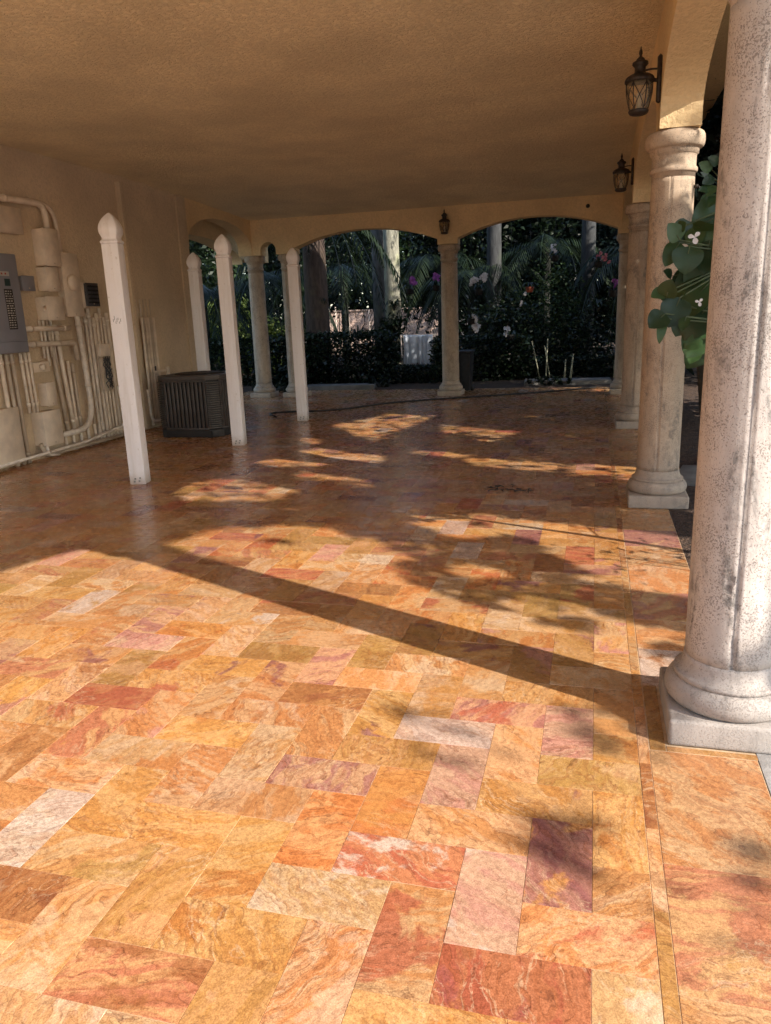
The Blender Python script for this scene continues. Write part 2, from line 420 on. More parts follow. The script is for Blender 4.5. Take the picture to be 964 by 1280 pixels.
# slabs that can be picked out in the photograph, by grid cell of their first square
FIXED = {(0, 0): 'red', (2, 0): 'pink', (2, -2): 'red', (3, -1): 'swirl', (3, 1): 'plum', (1, -1): 'swirl', (-1, -1): 'cream', (-1, 1): 'orange', (4, 0): 'sand', (2, 2): 'gold', (1, 3): 'pink', (5, 1): 'olive', (0, 4): 'pale', (3, 3): 'olive'}
fl = {'V': [], 'F': [], 'ca': [], 'cb': [], 'cc': [], 'off': []}
def tile(x0, x1, y0, y1, key=None):
    if x1 - x0 < 0.012 or y1 - y0 < 0.012: return
    key = key or rnd.choices(KEYS, WTS)[0]
    a, b, c = PAL[key]
    q_ = rnd.random()
    if q_ < 0.16: c = PAL[rnd.choice(['mauve', 'red', 'plum', 'pink', 'swirl2'])][rnd.choice([0, 0, 2])]
    elif q_ < 0.5: c = PAL[rnd.choices(KEYS, WTS)[0]][0]
    f = rnd.uniform(0.86, 1.12); g = rnd.uniform(0.93, 1.07)
    f *= 1.0
    mixw = 0.03
    sc = lambda q: (min(0.85, q[0] * f * (1 - mixw) + 0.72 * mixw), min(0.85, q[1] * f * g * 0.97 * (1 - mixw) + 0.6 * mixw), min(0.85, q[2] * f * g * 1.08 * (1 - mixw) + 0.46 * mixw), 1)
    i = len(fl['V'])
    cx, cy = (x0 + x1) / 2, (y0 + y1) / 2
    tx, ty = rnd.gauss(0, 0.0018), rnd.gauss(0, 0.0018); dz = rnd.gauss(0, 0.0003)
    for (x, y) in ((x0 + GAP, y0 + GAP), (x1 - GAP, y0 + GAP), (x1 - GAP, y1 - GAP), (x0 + GAP, y1 - GAP)):
        fl['V'].append((x, y, dz + tx * (x - cx) + ty * (y - cy)))
    e = 0.0018
    for (x, y) in ((x0, y0), (x1, y0), (x1, y1), (x0, y1)):
        sx = 1 if x == x0 else -1; sy = 1 if y == y0 else -1
        fl['V'].append((x + sx * (GAP - e * 0.8), y + sy * (GAP - e * 0.8), -0.003))
    off = (rnd.uniform(-40, 40), rnd.uniform(-40, 40), rnd.uniform(-9, 9), 1)
    A, B_, C_ = sc(a), sc(b), sc(c)
    for f4 in ((0, 1, 2, 3), (4, 5, 1, 0), (5, 6, 2, 1), (6, 7, 3, 2), (7, 4, 0, 3)):
        fl['F'].append(tuple(i + q for q in f4))
        fl['ca'].append(A); fl['cb'].append(B_); fl['cc'].append(C_); fl['off'].append(off)
XL, XR, YS = -7.6, 0.200, -4.0
i0 = int((XL - GX0) / W0) - 2; i1 = int((XR - GX0) / W0) + 2
j0 = int((YS - GY0) / W0) - 2; j1 = int((YE - GY0) / W0) + 2
for i in range(i0, i1):
    for j in range(j0, j1):
        k = (i - j) % 4
        x, y = GX0 + i * W0, GY0 + j * W0
        if k == 0: r = (x, x + 2 * W0, y, y + W0)
        elif k == 2: r = (x, x + W0, y - W0, y + W0)
        else: continue
        r = (max(r[0], XL), min(r[1], XR), max(r[2], YS), min(r[3], YE))
        if r[0] < r[1] and r[2] < r[3]: tile(*r, FIXED.get((i, j)))
# thin border strip, then the larger edging slabs beside it
y = YS
while y < YE:
    y2 = min(YE, y + rnd.uniform(0.28, 0.45)); tile(0.2008, 0.2400, y, y2, rnd.choice(['brown', 'sand', 'gold', 'olive'])); y = y2
EDGE = [(1.22, 1.60, 'sand'), (1.60, 2.06, 'swirl2'), (2.06, 2.68, 'swirl')]
for (a, b, k) in EDGE: tile(0.2408, 0.608, a, b, k)
y = 1.22
while y > YS:
    y2 = max(YS, y - rnd.uniform(0.36, 0.56)); tile(0.243, 0.608, y2, y); y = y2
tile(0.243, 0.300, 2.683, 3.20, 'olive'); tile(0.303, 0.80, 2.683, 2.717, 'olive')
y = 3.203
while y < YE:
    y2 = min(YE, y + rnd.uniform(0.36, 0.56)); tile(0.243, 0.608, y, y2); y = y2
me = mesh_from('patio_floor', fl['V'], fl['F'])
for k in ('ca', 'cb', 'cc', 'off'):
    at = me.attributes.new(k, 'FLOAT_COLOR' if k != 'off' else 'FLOAT_VECTOR', 'FACE')
    if k == 'off': at.data.foreach_set('vector', [q for t in fl[k] for q in t[:3]])
    else: at.data.foreach_set('color', [q for t in fl[k] for q in t])
kind(link('patio_floor', me, M['floor']), 'structure')
kind(MB().box(XL, 0.61, YS, YE, -0.12, -0.0016).build('floor_bedding', M['grout']), 'structure')

def grid_sheet(name, x0, x1, y0, y1, nx, ny, zf, mat):
    V = [(x0 + (x1 - x0) * i / nx, y0 + (y1 - y0) * j / ny) for j in range(ny + 1) for i in range(nx + 1)]
    V = [(x, y, zf(x, y)) for x, y in V]
    F = [(j * (nx + 1) + i, j * (nx + 1) + i + 1, (j + 1) * (nx + 1) + i + 1, (j + 1) * (nx + 1) + i) for j in range(ny) for i in range(nx)]
    return kind(link(name, mesh_from(name, V, F, True), mat), 'structure')
grid_sheet('ground', -600, 600, -600, 600, 24, 24, lambda x, y: -0.14, M['soil'])
grid_sheet('planting_bed', -16, 10, YE + 0.01, 34, 90, 60, lambda x, y: -0.02 + 0.10 * min(1, (y - YE) / 1.5) + 0.05 * mnoise.noise((x * 1.3, y * 1.3, 0)) * min(1, (y - YE) * 2), M['soil'])
grid_sheet('mulch_bed', 0.612, 9, 4.02, YE, 60, 80, lambda x, y: -0.005 + 0.05 * min(1, (x - 0.6) / 0.6) + 0.03 * mnoise.noise((x * 3, y * 3, 0)) * min(1, (x - 0.6) * 3), M['mulch'])
M['bounce'] = simple('pale_bounce_ground', (0.58, 0.51, 0.42), 0.85, 0.08, 1.5, 0.2, 30)
kind(MB().box(-30, 30, -40, -4.02, -0.2, -0.006).build('bounce_ground', M['bounce']), 'structure')  # unseen pale ground added behind the camera to bounce sun onto the ceiling
kind(MB().box(1.003, 9, -4.018, 3.29, -0.2, -0.006).build('side_bounce_paving', M['slate']), 'structure')  # out-of-view paving added to bounce sunlight up through the arches
# grey stone border beyond the edging slabs
mb = MB(); y = -4.0
while y < 3.3:
    y2 = min(YE, y + rnd.uniform(0.55, 0.8))
    mb.box(0.612, 0.998, y + 0.003, y2 - 0.003, -0.1, 0.001 + rnd.uniform(0, 0.002)); y = y2
kind(mb.build('stone_border', M['slate'], None, 0.004), 'structure')

# ------------------------------------------------------------------ house
house = thing('house', 'tan stucco house with a deep arcaded porch and flat rough ceiling', 'house', (0, 0, 0))
def ceil_z(y): return 3.655 if y < 10.5 else 3.655 - 0.175 * ((y - 10.5) / 4.4) ** 1.2
ys = [-0.95, 0, 4, 8, 10.5, 11.2, 12, 12.8, 13.6, 14.4, 15.3]
low = [(y, ceil_z(y)) for y in ys]
MB().prism(low + [(15.3, 3.93), (-0.95, 3.93)], 'x', -6.95, 0.56).build('ceiling', M['ceiling'], house)
MB().box(-6.95, -6.68, -4.0, 12.30, -0.05, 3.72).build('wall', M['wall'], house)
tr = MB().box(-6.679, -6.60, 10.36, 10.46, 0.02, 3.56); tr.build('corner_trim', M['wall'], house, 0.006)
tr = MB().box(-6.679, -6.650, 12.02, 12.31, 0.0, 3.60); tr.build('corner_pilaster', M['wall'], house, 0.006)

def ell_arch(a, b, spring, rise, seg=24, flat=False):
    """points of an arch from a to b along the opening, left to right"""
    c = (a + b) / 2; h = (b - a) / 2; P = []
    if flat:
        rad = (h * h + rise * rise) / (2 * rise)
        for k in range(seg + 1):
            u = -1 + 2 * k / seg
            P.append((c + u * h, spring + math.sqrt(max(0, rad * rad - (u * h) ** 2)) - (rad - rise)))
    else:
        for k in range(seg + 1):
            t = math.pi - math.pi * k / seg
            P.append((c + h * math.cos(t), spring + rise * math.sin(t)))
    return P
def arcade(name, axis, a, b, start, end, opens, top, zb=2.82):
    poly = [(start, zb)]
    for (o0, o1, spring, rise, flat) in opens:
        poly.append((o0, zb)); poly += ell_arch(o0, o1, spring, rise, 28, flat); poly.append((o1, zb))
    poly += [(end, zb), (end, top), (start, top)]
    return MB().prism(poly, axis, a, b).build(name, M['beam'], house)
COLY = [-0.65, 2.955, 6.545, 10.80, 15.03]; HW = 0.19
arcade('arcade_beam', 'x', 0.405, 0.69, -0.95, 15.20, [(COLY[i] + HW, COLY[i + 1] - HW, 2.93, 0.40, False) for i in range(4)], 3.95)
arcade('arcade_beam', 'y', 14.88, 15.18, -6.84, 0.403, [(-6.48, -6.15, 2.90, 0.16, False), (-5.76, -2.90, 2.92, 0.27, True), (-2.52, 0.34, 2.92, 0.29, True)], 3.75)
arcade('arcade_beam', 'x', -6.95, -6.66, 12.31, 14.878, [(12.34, 14.86, 2.95, 0.42, False)], 3.72)
arcade('outer_beam', 'x', -7.62, -7.22, 10.0, 17.0, [(11.7, 15.6, 2.72, 0.42, False)], 3.95)
MB().box(-8.1, 1.34, -1.6, 16.05, 3.96, 4.10).build('eave', M['beam'], house, 0.01)
MB().box(-8.14, 1.385, -1.64, 16.09, 4.06, 4.22).build('fascia', M['white'], house, 0.01)
MB().box(-7.2, 0.66, -0.9, 15.2, 4.221, 7.4).build('garden_shade_block', M['upper'], house)  # unseen mass added above the porch to keep the garden in shade

# ------------------------------------------------------------------ columns
def make_column(name, label, loc, mat, seed):
    t = thing(name, label, 'column', loc, 'stone columns of the porch arcade')
    MB().box(-0.232, 0.232, -0.232, 0.232, 0.0, 0.105).build('plinth', mat, t, 0.016, 3)
    prof = [(0.1052, 0.198), (0.109, 0.213), (0.120, 0.224), (0.135, 0.2305), (0.152, 0.2325), (0.170, 0.230), (0.186, 0.222), (0.198, 0.210), (0.2035, 0.2015),
            (0.2036, 0.1965), (0.2045, 0.1965), (0.2050, 0.2010), (0.2240, 0.2010), (0.2245, 0.1945), (0.2255, 0.1905), (0.236, 0.181), (0.252, 0.1735), (0.272, 0.1685), (0.29, 0.1665)]
    MB().lathe(prof, n=64).build('base_moulding', mat, t)
    N = 96; rr = random.Random(seed)
    seams = {70: 0.011, 71: -0.002, 69: -0.002, 22: 0.011}
    P = []; zs = 0.2905
    nz = 60
    for i in range(nz + 1):
        z = zs + (2.498 - zs) * i / nz
        f = i / nz; P.append((z, 0.1645 - 0.010 * f * f))
    def dent(k, z):
        d = seams.get(k, 0.0)
        if d > 0: d *= 0.5 + 1.1 * max(0, mnoise.noise((seed * 9.1, z * 4.0, k * 0.1)) + 0.35)
        nn = mnoise.noise((k * 0.22 + seed * 5, z * 9, seed))
        if nn > 0.42 and 66 < k < 80: d += 0.010 * (nn - 0.42) / 0.3
        return d
    MB().lathe(P, n=N, dent=dent).build('shaft', mat, t)
    cap = [(2.4985, 0.155), (2.532, 0.1555), (2.5325, 0.164), (2.540, 0.169), (2.552, 0.171), (2.564, 0.169), (2.571, 0.164), (2.5715, 0.158), (2.645, 0.158),
           (2.660, 0.162), (2.664, 0.172), (2.690, 0.174), (2.7005, 0.180), (2.7015, 0.192), (2.710, 0.2015), (2.724, 0.208), (2.745, 0.2115), (2.770, 0.2115), (2.790, 0.208), (2.805, 0.200), (2.814, 0.188), (2.8195, 0.170)]
    MB().lathe(cap, n=64).build('capital', mat, t)
    return t
CX = 0.54
make_column('stone_column', 'large pitted pinkish-grey stone column with square plinth, cropped by the right picture edge', (CX, COLY[1], 0), M['stone'], 1)
make_column('stone_column', 'stone column behind the big leaves, nearest lantern beside its capital', (CX - 0.01, COLY[2], 0), M['stone_mid'], 2)
make_column('stone_column', 'third column back along the right-hand row, half hidden behind the leafy one', (CX - 0.01, COLY[3], 0), M['stone_mid'], 3)
make_column('stone_column', 'far corner column at the right end of the two wide arches', (CX - 0.01, COLY[4], 0), M['stone_far'], 4)
make_column('stone_column', 'slim tan column with the small lantern above, between the two wide far arches', (-2.71, 15.03, 0), M['stone_far'], 5)
make_column('stone_column', 'tan column mostly hidden behind the third white post', (-5.95, 15.03, 0), M['stone_far'], 6)
make_column('stone_column', 'left far corner column, between the arch by the wall and a narrow arch', (-6.68, 15.03, 0), M['stone_far'], 7)
make_column('stone_column', 'porch column standing beside and slightly behind the viewer', (CX, COLY[0], 0), M['stone'], 8)

# ------------------------------------------------------------------ lanterns
def make_lantern(label, loc, rz, s=1.0):
    """local: wall behind at +x, lantern hangs at -x; origin on the wall at the middle of the back plate"""
    t = thing('wall_lantern', label, 'lantern', loc, 'bronze wall lanterns', rz)
    X = -0.155
    MB().lathe([(-0.165, 0.0), (-0.160, 0.012), (-0.15, 0.02), (0.15, 0.02), (0.16, 0.012), (0.172, 0.0)], (-0.014, 0, 0.0), 16).build('back_plate', M['bronze'], t)
    a = MB(); a.tube(fillet([(-0.015, 0, 0.07), (-0.07, 0, 0.075), (X, 0, 0.065)], 0.03), 0.007, 8)
    a.tube(fillet([(-0.015, 0, -0.01), (-0.06, 0, 0.0), (-0.10, 0, 0.03), (X + 0.05, 0, 0.028)], 0.04), 0.013, 8)
    a.build('arm', M['bronze'], t)
    MB().lathe([(0.135, 0.0), (0.137, 0.035), (0.128, 0.055), (0.112, 0.058), (0.100, 0.046), (0.092, 0.040), (0.060, 0.040), (0.05, 0.048), (0.040, 0.075), (0.026, 0.098), (0.010, 0.108), (-0.008, 0.108), (-0.012, 0.10), (-0.012, 0.0)],
               (X, 0, 0), 24).build('lantern_roof', M['bronze'], t)
    MB().lathe([(0.137, 0.034), (0.150, 0.028), (0.162, 0.014), (0.170, 0.008), (0.185, 0.013), (0.200, 0.012), (0.215, 0.006), (0.228, 0.004), (0.236, 0.0)], (X, 0, 0), 16).build('finial', M['bronze'], t)
    MB().lathe([(-0.014, 0.088), (-0.06, 0.092), (-0.12, 0.088), (-0.17, 0.074), (-0.198, 0.064)], (X, 0, 0), 24, caps=False).build('glass_body', M['glass'], t)
    st = MB()
    def rad(z): return 0.094 - 0.030 * max(0, (-0.06 - z) / 0.14) ** 1.6
    for k in range(6):
        a0 = k * math.pi / 3
        st.tube([(X + rad(z) * math.cos(a0), rad(z) * math.sin(a0), z) for z in (-0.01, -0.05, -0.09, -0.13, -0.17, -0.2)], 0.0045, 6)
        for sgn in (1, -1):
            st.tube([(X + (rad(z) + 0.001) * math.cos(a0 + sgn * f * math.pi / 3 + (0 if sgn > 0 else math.pi / 3)), (rad(z) + 0.001) * math.sin(a0 + sgn * f * math.pi / 3 + (0 if sgn > 0 else math.pi / 3)), z)
                     for f, z in ((0, -0.02), (0.25, -0.064), (0.5, -0.108), (0.75, -0.152), (1, -0.196))], 0.0032, 6)
    st.build('strap_work', M['bronze'], t)
    MB().lathe([(-0.198, 0.070), (-0.202, 0.074), (-0.212, 0.074), (-0.225, 0.066), (-0.232, 0.05), (-0.236, 0.0)], (X, 0, 0), 24).build('bottom_cup', M['bronze'], t)
    MB().lathe([(-0.198, 0.016), (-0.10, 0.016), (-0.085, 0.012), (-0.075, 0.0)], (X, 0, 0), 12).build('candle_tube', M['lbl_white'], t)
    t.scale = (s, s, s)
    return t
make_lantern('larger-looking bronze lantern on the beam above the leafy column', (0.405, 6.40, 3.155), 0.0, 0.96)
make_lantern('bronze lantern further back on the right-hand beam, above the third column', (0.405, 10.75, 3.20), 0.0, 0.96)
make_lantern('small dark lantern on the far beam above the middle column', (-2.735, 14.88, 3.20), R(90), 0.94)
# two odd bits on the stonework
t = thing('wall_hook', 'tiny black round fitting on the far beam over the right arch', 'hook', (-0.19, 14.88, 3.31))
o = MB().lathe([(0, 0.035), (0.012, 0.035), (0.03, 0.024), (0.045, 0.0)], n=16).build('rosette', M['black'], t); o.rotation_euler = (R(90), 0, 0)
t = thing('plant_hook', 'small rusty hook sticking out of the leafy column below its capital', 'hook', (CX + 0.14, 6.49, 2.43))
MB().tube(fillet([(0, 0, 0), (0.03, 0, 0.0), (0.045, 0, -0.025), (0.03, 0, -0.04)], 0.015), 0.006, 6).build('hook_wire', M['bronze'], t)
MB().lathe([(-0.014, 0.0), (-0.012, 0.014), (0.012, 0.014), (0.014, 0.0)], (0.012, 0, 0), 10).build('screw_collar', M['bronze'], t)

# ------------------------------------------------------------------ white posts
def make_post(label, loc, rz, h=2.63):
    t = thing('white_post', label, 'post', loc, 'white posts with pointed caps', rz)
    w = 0.080; hb = h - 0.285
    MB().box(-w, w, -w, w, 0.0, hb).build('shaft', M['white'], t, 0.006)
    s2 = math.sqrt(2)
    prof = [(0, w), (0.004, w + 0.005), (0.020, w + 0.006), (0.027, w + 0.001), (0.036, w - 0.009), (0.050, w - 0.011), (0.066, w - 0.006), (0.090, w + 0.004), (0.115, w + 0.008),
            (0.140, w + 0.008), (0.170, w + 0.002), (0.200, w - 0.010), (0.228, w - 0.026), (0.252, w - 0.045), (0.268, w - 0.060), (0.277, w - 0.070), (0.281, w - 0.078)]
    MB().lathe([(z, r * s2) for z, r in prof], (0, 0, hb + 0.0005), 4, R(45), True, False).build('post_cap', M['white'], t, 0.003, 1)
    # screw plugs where a bracket once sat, near the foot
    for (dx, dz) in ((-0.03, 0.03), (0.02, 0.035), (-0.02, 0.06), (0.03, 0.065)):
        MB().box(dx - 0.009, dx + 0.009, -w - 0.0025, -w - 0.0005, dz - 0.009, dz + 0.009).build('screw_plug', M['kerb'], t)
    # scuffed pencil marks at chest height
    mk = MB()
    for q in range(7):
        x = -0.05 + 0.012 * q; z = 1.62 + 0.02 * math.sin(q * 2.1)
        mk.box(x, x + 0.004, -w - 0.002, -w - 0.0005, z, z + rnd.uniform(0.02, 0.05))
    if 'nearest the viewer' in label: mk.build('scuff_mark', M['kerb'], t)
    return t
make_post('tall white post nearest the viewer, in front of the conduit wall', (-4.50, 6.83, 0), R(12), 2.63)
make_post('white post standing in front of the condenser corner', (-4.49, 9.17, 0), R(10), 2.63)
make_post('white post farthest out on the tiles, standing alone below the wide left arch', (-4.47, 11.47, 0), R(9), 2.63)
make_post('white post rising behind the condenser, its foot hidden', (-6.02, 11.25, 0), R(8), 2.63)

# ------------------------------------------------------------------ condenser
ac = thing('air_conditioner', 'dark brown-grey slatted air conditioning condenser on the tiles by the wall', 'air conditioner', (-5.53, 10.20, 0), None, R(-1))
def chamf(hx, hy, c): return [(-hx + c, -hy), (hx - c, -hy), (hx, -hy + c), (hx, hy - c), (hx - c, hy), (-hx + c, hy), (-hx, hy - c), (-hx, -hy + c)]
MB().prism(chamf(0.50, 0.50, 0.15), 'z', 0.002, 0.11).build('base_pan', M['acdark'], ac, 0.012)
MB().prism(chamf(0.455, 0.455, 0.14), 'z', 0.111, 0.80).build('coil', M['acdark'], ac)
lid = MB().prism(chamf(0.49, 0.49, 0.145), 'z', 0.80, 0.862); lid.build('lid', M['ac'], ac, 0.012)
MB().lathe([(0.8622, 0.36), (0.875, 0.35), (0.885, 0.22), (0.888, 0.0)], n=32).build('fan_guard', M['acdark'], ac)
for (nx, ny) in ((0, -1), (1, 0), (0, 1), (-1, 0)):          # ribbed panels on four sides
    p = MB(); tx, ty = -ny, nx
    def fbox(u0, u1, d0, d1, z0, z1):
        xs = [nx * d0 + tx * u0, nx * d1 + tx * u1]; yy = [ny * d0 + ty * u0, ny * d1 + ty * u1]
        p.box(min(xs), max(xs), min(yy), max(yy), z0, z1)
    for k in range(11):
        u = -0.31 + 0.062 * k
        fbox(u - 0.019, u + 0.019, 0.470, 0.484, 0.13, 0.78)
    fbox(-0.34, 0.34, 0.462, 0.490, 0.111, 0.135); fbox(-0.34, 0.34, 0.462, 0.490, 0.775, 0.799)
    p.build('ribbed_panel', M['ac'], ac, 0.003, 1)
for (sx, sy) in ((1, -1), (1, 1), (-1, 1), (-1, -1)):        # louvred corners
    p = MB()
    for k in range(22):
        z = 0.13 + 0.030 * k
        P = [(sx * 0.345, sy * 0.492), (sx * 0.385, sy * 0.484), (sx * 0.484, sy * 0.385), (sx * 0.492, sy * 0.345), (sx * 0.462, sy * 0.33), (sx * 0.33, sy * 0.462)]
        p.prism(P, 'z', z, z + 0.016)
    p.build('louvre_corner', M['ac'], ac)
for (sx, sy) in ((1, -1), (-1, -1), (1, 1)):
    MB().box(sx * 0.36 - 0.03, sx * 0.36 + 0.03, sy * 0.503 - 0.004, sy * 0.503 + 0.006, 0.004, 0.10).build('corner_foot', M['acdark'], ac)
# bits and pieces behind the condenser: small valves on the wall side
t = thing('refrigerant_valve', 'pair of pale pipe stubs and valves on the wall above the condenser', 'valve', (-6.55, 10.95, 0.90))
MB().tube([(0, 0.1, -0.9), (0, 0.1, 0.02)], 0.03, 10).build('pipe_stub', M['beige'], t)
MB().box(-0.02, 0.02, -0.32, 0.07, -0.05, -0.02).build('pipe_arm', M['beige'], t, 0.004)
MB().tube([(0, -0.25, -0.02), (0, -0.25, 0.05)], 0.012, 8).build('valve_stem', M['darkmetal'], t)

# ------------------------------------------------------------------ electrical wall
WX = -6.68
def wbox(name, label, cat, y0, y1, z0, z1, depth=0.12, mat='beige', group=None, x0=None, cover=True, back=True):
    x0 = WX + 0.001 if x0 is None else x0
    t = thing(name, label, cat, (x0, (y0 + y1) / 2, z0), group)
    hy = (y1 - y0) / 2; h = z1 - z0
    MB().box(0, depth, -hy, hy, 0, h).build('box_body', M[mat], t, 0.008)
    if cover:
        MB().box(depth + 0.0005, depth + 0.010, -hy - 0.006, hy + 0.006, -0.006, h + 0.006).build('cover', M[mat], t, 0.003, 1)
        sc = MB()
        for sy in (-1, 1): sc.lathe([(0, 0.006), (0.003, 0.005), (0.004, 0)], (0, 0, 0), 8)
        k = MB().box(depth + 0.0105, depth + 0.016, -0.008, 0.008, 0.02, 0.035); k.build('latch', M['beige2'], t)
    return t
BX = 'beige electrical boxes on the wall'
wbox('junction_box', 'wide flat beige box high on the wall at the left picture edge', 'electrical box', 7.35, 8.19, 2.67, 2.95, 0.10, group=BX)
wbox('junction_box', 'topmost upright beige box with a conduit curving down into it', 'electrical box', 8.46, 8.73, 2.33, 2.76, 0.16, group=BX)
wbox('meter_box', 'tallest beige box with a round bulge, beside the dark meter', 'electrical box', 8.80, 9.14, 1.72, 2.50, 0.10, group=BX)
wbox('junction_box', 'beige box right under the topmost upright box', 'electrical box', 8.44, 8.67, 2.03, 2.31, 0.14, group=BX)
wbox('junction_box', 'beige box with a lever, second under the topmost upright box', 'electrical box', 8.35, 8.67, 1.68, 1.955, 0.15, group=BX)
wbox('junction_box', 'squarish beige box low on the wall that the thick bent pipe enters', 'electrical box', 7.97, 8.29, 0.17, 0.585, 0.17, group=BX)
wbox('junction_box', 'small upright beige box above the low squarish one', 'electrical box', 8.17, 8.33, 0.64, 0.92, 0.12, group=BX)
wbox('junction_box', 'large beige box at floor level, cut by the left picture edge', 'electrical box', 7.05, 7.58, 0.06, 0.70, 0.16, group=BX)
t = wbox('junction_box', 'small beige fitting block under the horizontal conduits', 'electrical box', 8.06, 8.36, 1.06, 1.18, 0.07, group=BX, cover=False)
MB().tube([(0.075, -0.02, 0.06), (0.13, -0.02, 0.06)], 0.035, 12).build('spout', M['beige'], t)
wbox('junction_box', 'small grey box between the grey panel and the beige boxes', 'electrical box', 8.08, 8.29, 2.03, 2.195, 0.07, 'panel', group=BX)
# round bulge on the meter box
o = [c for c in bpy.data.objects if c.name.startswith('meter_box')][0]
q = MB().lathe([(0, 0.105), (0.04, 0.10), (0.055, 0.085), (0.06, 0.0)], n=24).build('meter_dome', M['beige'], o); q.rotation_euler = (0, R(90), 0); q.location = (0.111, 0, 0.42)
o = bpy.data.objects['junction_box.003']
MB().tube([(0.16, -0.2, 0.16), (0.19, -0.26, 0.11)], 0.016, 8).build('lever', M['beige'], o)
t = wbox('electric_meter', 'dark grey meter block with a pale side plate, right of the tallest box', 'electric meter', 9.22, 9.48, 1.85, 2.14, 0.12, 'darkmetal')
mm = MB()
for q in range(5): mm.box(0.1315, 0.145, -0.11, 0.11, 0.03 + 0.052 * q, 0.055 + 0.052 * q)
mm.build('terminal_strip', M['black'], t, 0.003, 1)
MB().box(0.0, 0.10, -0.19, -0.132, -0.02, 0.30).build('side_plate', M['beige'], t, 0.004)
# grey breaker panel
bp = thing('breaker_panel', 'grey breaker panel with a black directory label, cut by the left picture edge', 'breaker panel', (WX + 0.001, 7.74, 1.315))
MB().box(0, 0.13, -0.30, 0.22, 0, 1.115).build('cabinet', M['panel'], bp, 0.008)
MB().box(0.1305, 0.142, -0.29, 0.21, 0.135, 1.105).build('panel_door', M['panel'], bp, 0.004)
MB().box(0.1305, 0.139, -0.29, 0.21, 0.01, 0.127).build('lower_cover', M['panel'], bp, 0.004)
lab = MB().box(0.1422, 0.1436, -0.06, 0.075, 0.27, 0.72).build('directory_label', M['lbl_black'], bp)
tx = MB(); rr = random.Random(3)
for k in range(16):
    z = 0.285 + 0.027 * k
    a = -0.05
    while a < 0.06:
        w_ = rr.uniform(0.01, 0.035); tx.box(0.1437, 0.1441, a, min(0.066, a + w_), z, z + 0.012); a += w_ + rr.uniform(0.008, 0.02)
tx.build('label_print', M['lbl_white'], lab)
MB().box(0.1422, 0.1434, -0.22, 0.06, 0.865, 0.915).build('warning_strip', M['lbl_white'], bp)
w_ = MB()
for k in range(4): MB().box(0.1435, 0.1439, -0.19 + 0.06 * k, -0.165 + 0.06 * k, 0.88, 0.90).build('warning_print', M['lbl_red'], bp)
MB().box(0.1422, 0.1434, -0.03, 0.06, 0.755, 0.835).build('sticker', M['lbl_green'], bp)

crnd = random.Random(2)
M['beige3'] = simple('old_cream_paint', (0.72, 0.64, 0.54), 0.5, 0.1, 9, 0.08, 60)
def conduit(label, pts, r, x=0.05, group='beige conduits on the wall', rad=0.12, cat='conduit', mat='beige', straps=True, name='conduit'):
    """pts are (y, z) on the wall; x is how far the centre stands off it"""
    y0, z0 = pts[0]
    mat = crnd.choice(('beige', 'beige', 'beige2', 'beige3')) if mat == 'beige' else mat
    t = thing(name, label, cat, (WX + x, y0, z0), group)
    P = fillet([(0, a - y0, b - z0) for a, b in pts], rad, 7) if len(pts) > 2 else [(0, a - y0, b - z0) for a, b in pts]
    r *= 0.86
    MB().tube(P, r, 10).build('pipe', M[mat], t)
    if straps:
        (a, b), (c, d) = pts[0], pts[1]
        L = math.hypot(c - a, d - b)
        if L > 0.35:
            f = 0.08 / L
            for ff in ((f, f + 0.045 / L), (1 - f - 0.045 / L, 1 - f) if len(pts) == 2 else (0.6, 0.6 + 0.04 / L)):
                MB().tube([(0, (c - a) * ff[0], (d - b) * ff[0]), (0, (c - a) * ff[1], (d - b) * ff[1])], r + 0.006, 10).build('coupling', M[mat], t)
    return t
conduit('thick conduit entering high from the left edge and curving down into the topmost box', [(6.9, 3.03), (8.66, 3.06), (8.66, 2.76)], 0.045, 0.08, rad=0.26)
conduit('conduit curving behind the topmost box down into the tallest box', [(8.40, 3.08), (8.87, 3.06), (8.90, 2.50)], 0.034, 0.05, rad=0.30, straps=False)
conduit('upper of two short horizontal conduits right of the grey panel', [(7.97, 1.585), (8.80, 1.575)], 0.038, 0.10)
conduit('lower horizontal conduit right of the grey panel, turning down at its end', [(7.97, 1.40), (8.86, 1.385), (8.88, 1.16)], 0.040, 0.11, rad=0.05)
# from the breaker panel to the floor
for k, (a, b) in enumerate(((7.55, 7.56), (7.64, 7.67), (7.73, 7.76))):
    conduit('vertical conduit running from the grey panel down to the floor', [(a, 1.31), (b, 0.0)], 0.030, 0.06, 'conduits from grey panel to floor')
for k, y in enumerate((7.87, 7.945, 8.01)):
    conduit('short conduit from the grey panel down into the low squarish box', [(y, 1.31), (y + 0.015, 0.585)], 0.024, 0.07, 'conduits into the low squarish box')
for k, y in enumerate((8.31, 8.38, 8.45, 8.52)):
    conduit('thin conduit hanging from the box with a lever', [(y, 1.68), (y + 0.01, 1.22 - 0.1 * (k % 2))], 0.019, 0.05, 'thin conduits under the lever box', straps=False)
for k, (y, z0, r) in enumerate(((8.47, 1.62, 0.030), (8.60, 1.62, 0.034))):
    conduit('long vertical conduit passing behind the two horizontal ones to the thick bent pipe', [(y, z0), (y + 0.10, 0.28)], r, 0.045, 'pair of long conduits by the bent pipe')
for k, (y, z0) in enumerate(((8.745, 1.16), (8.83, 1.12))):
    conduit('vertical conduit rising from the bent pipe to just under the lower horizontal conduit', [(y, z0), (y + 0.01, 0.30)], 0.026, 0.05, 'conduits rising from the bent pipe')
conduit('thick pipe bending from vertical to horizontal into the low squarish box', [(8.97, 1.72), (9.04, 0.25), (8.27, 0.25)], 0.043, 0.115, rad=0.42)
k = 0
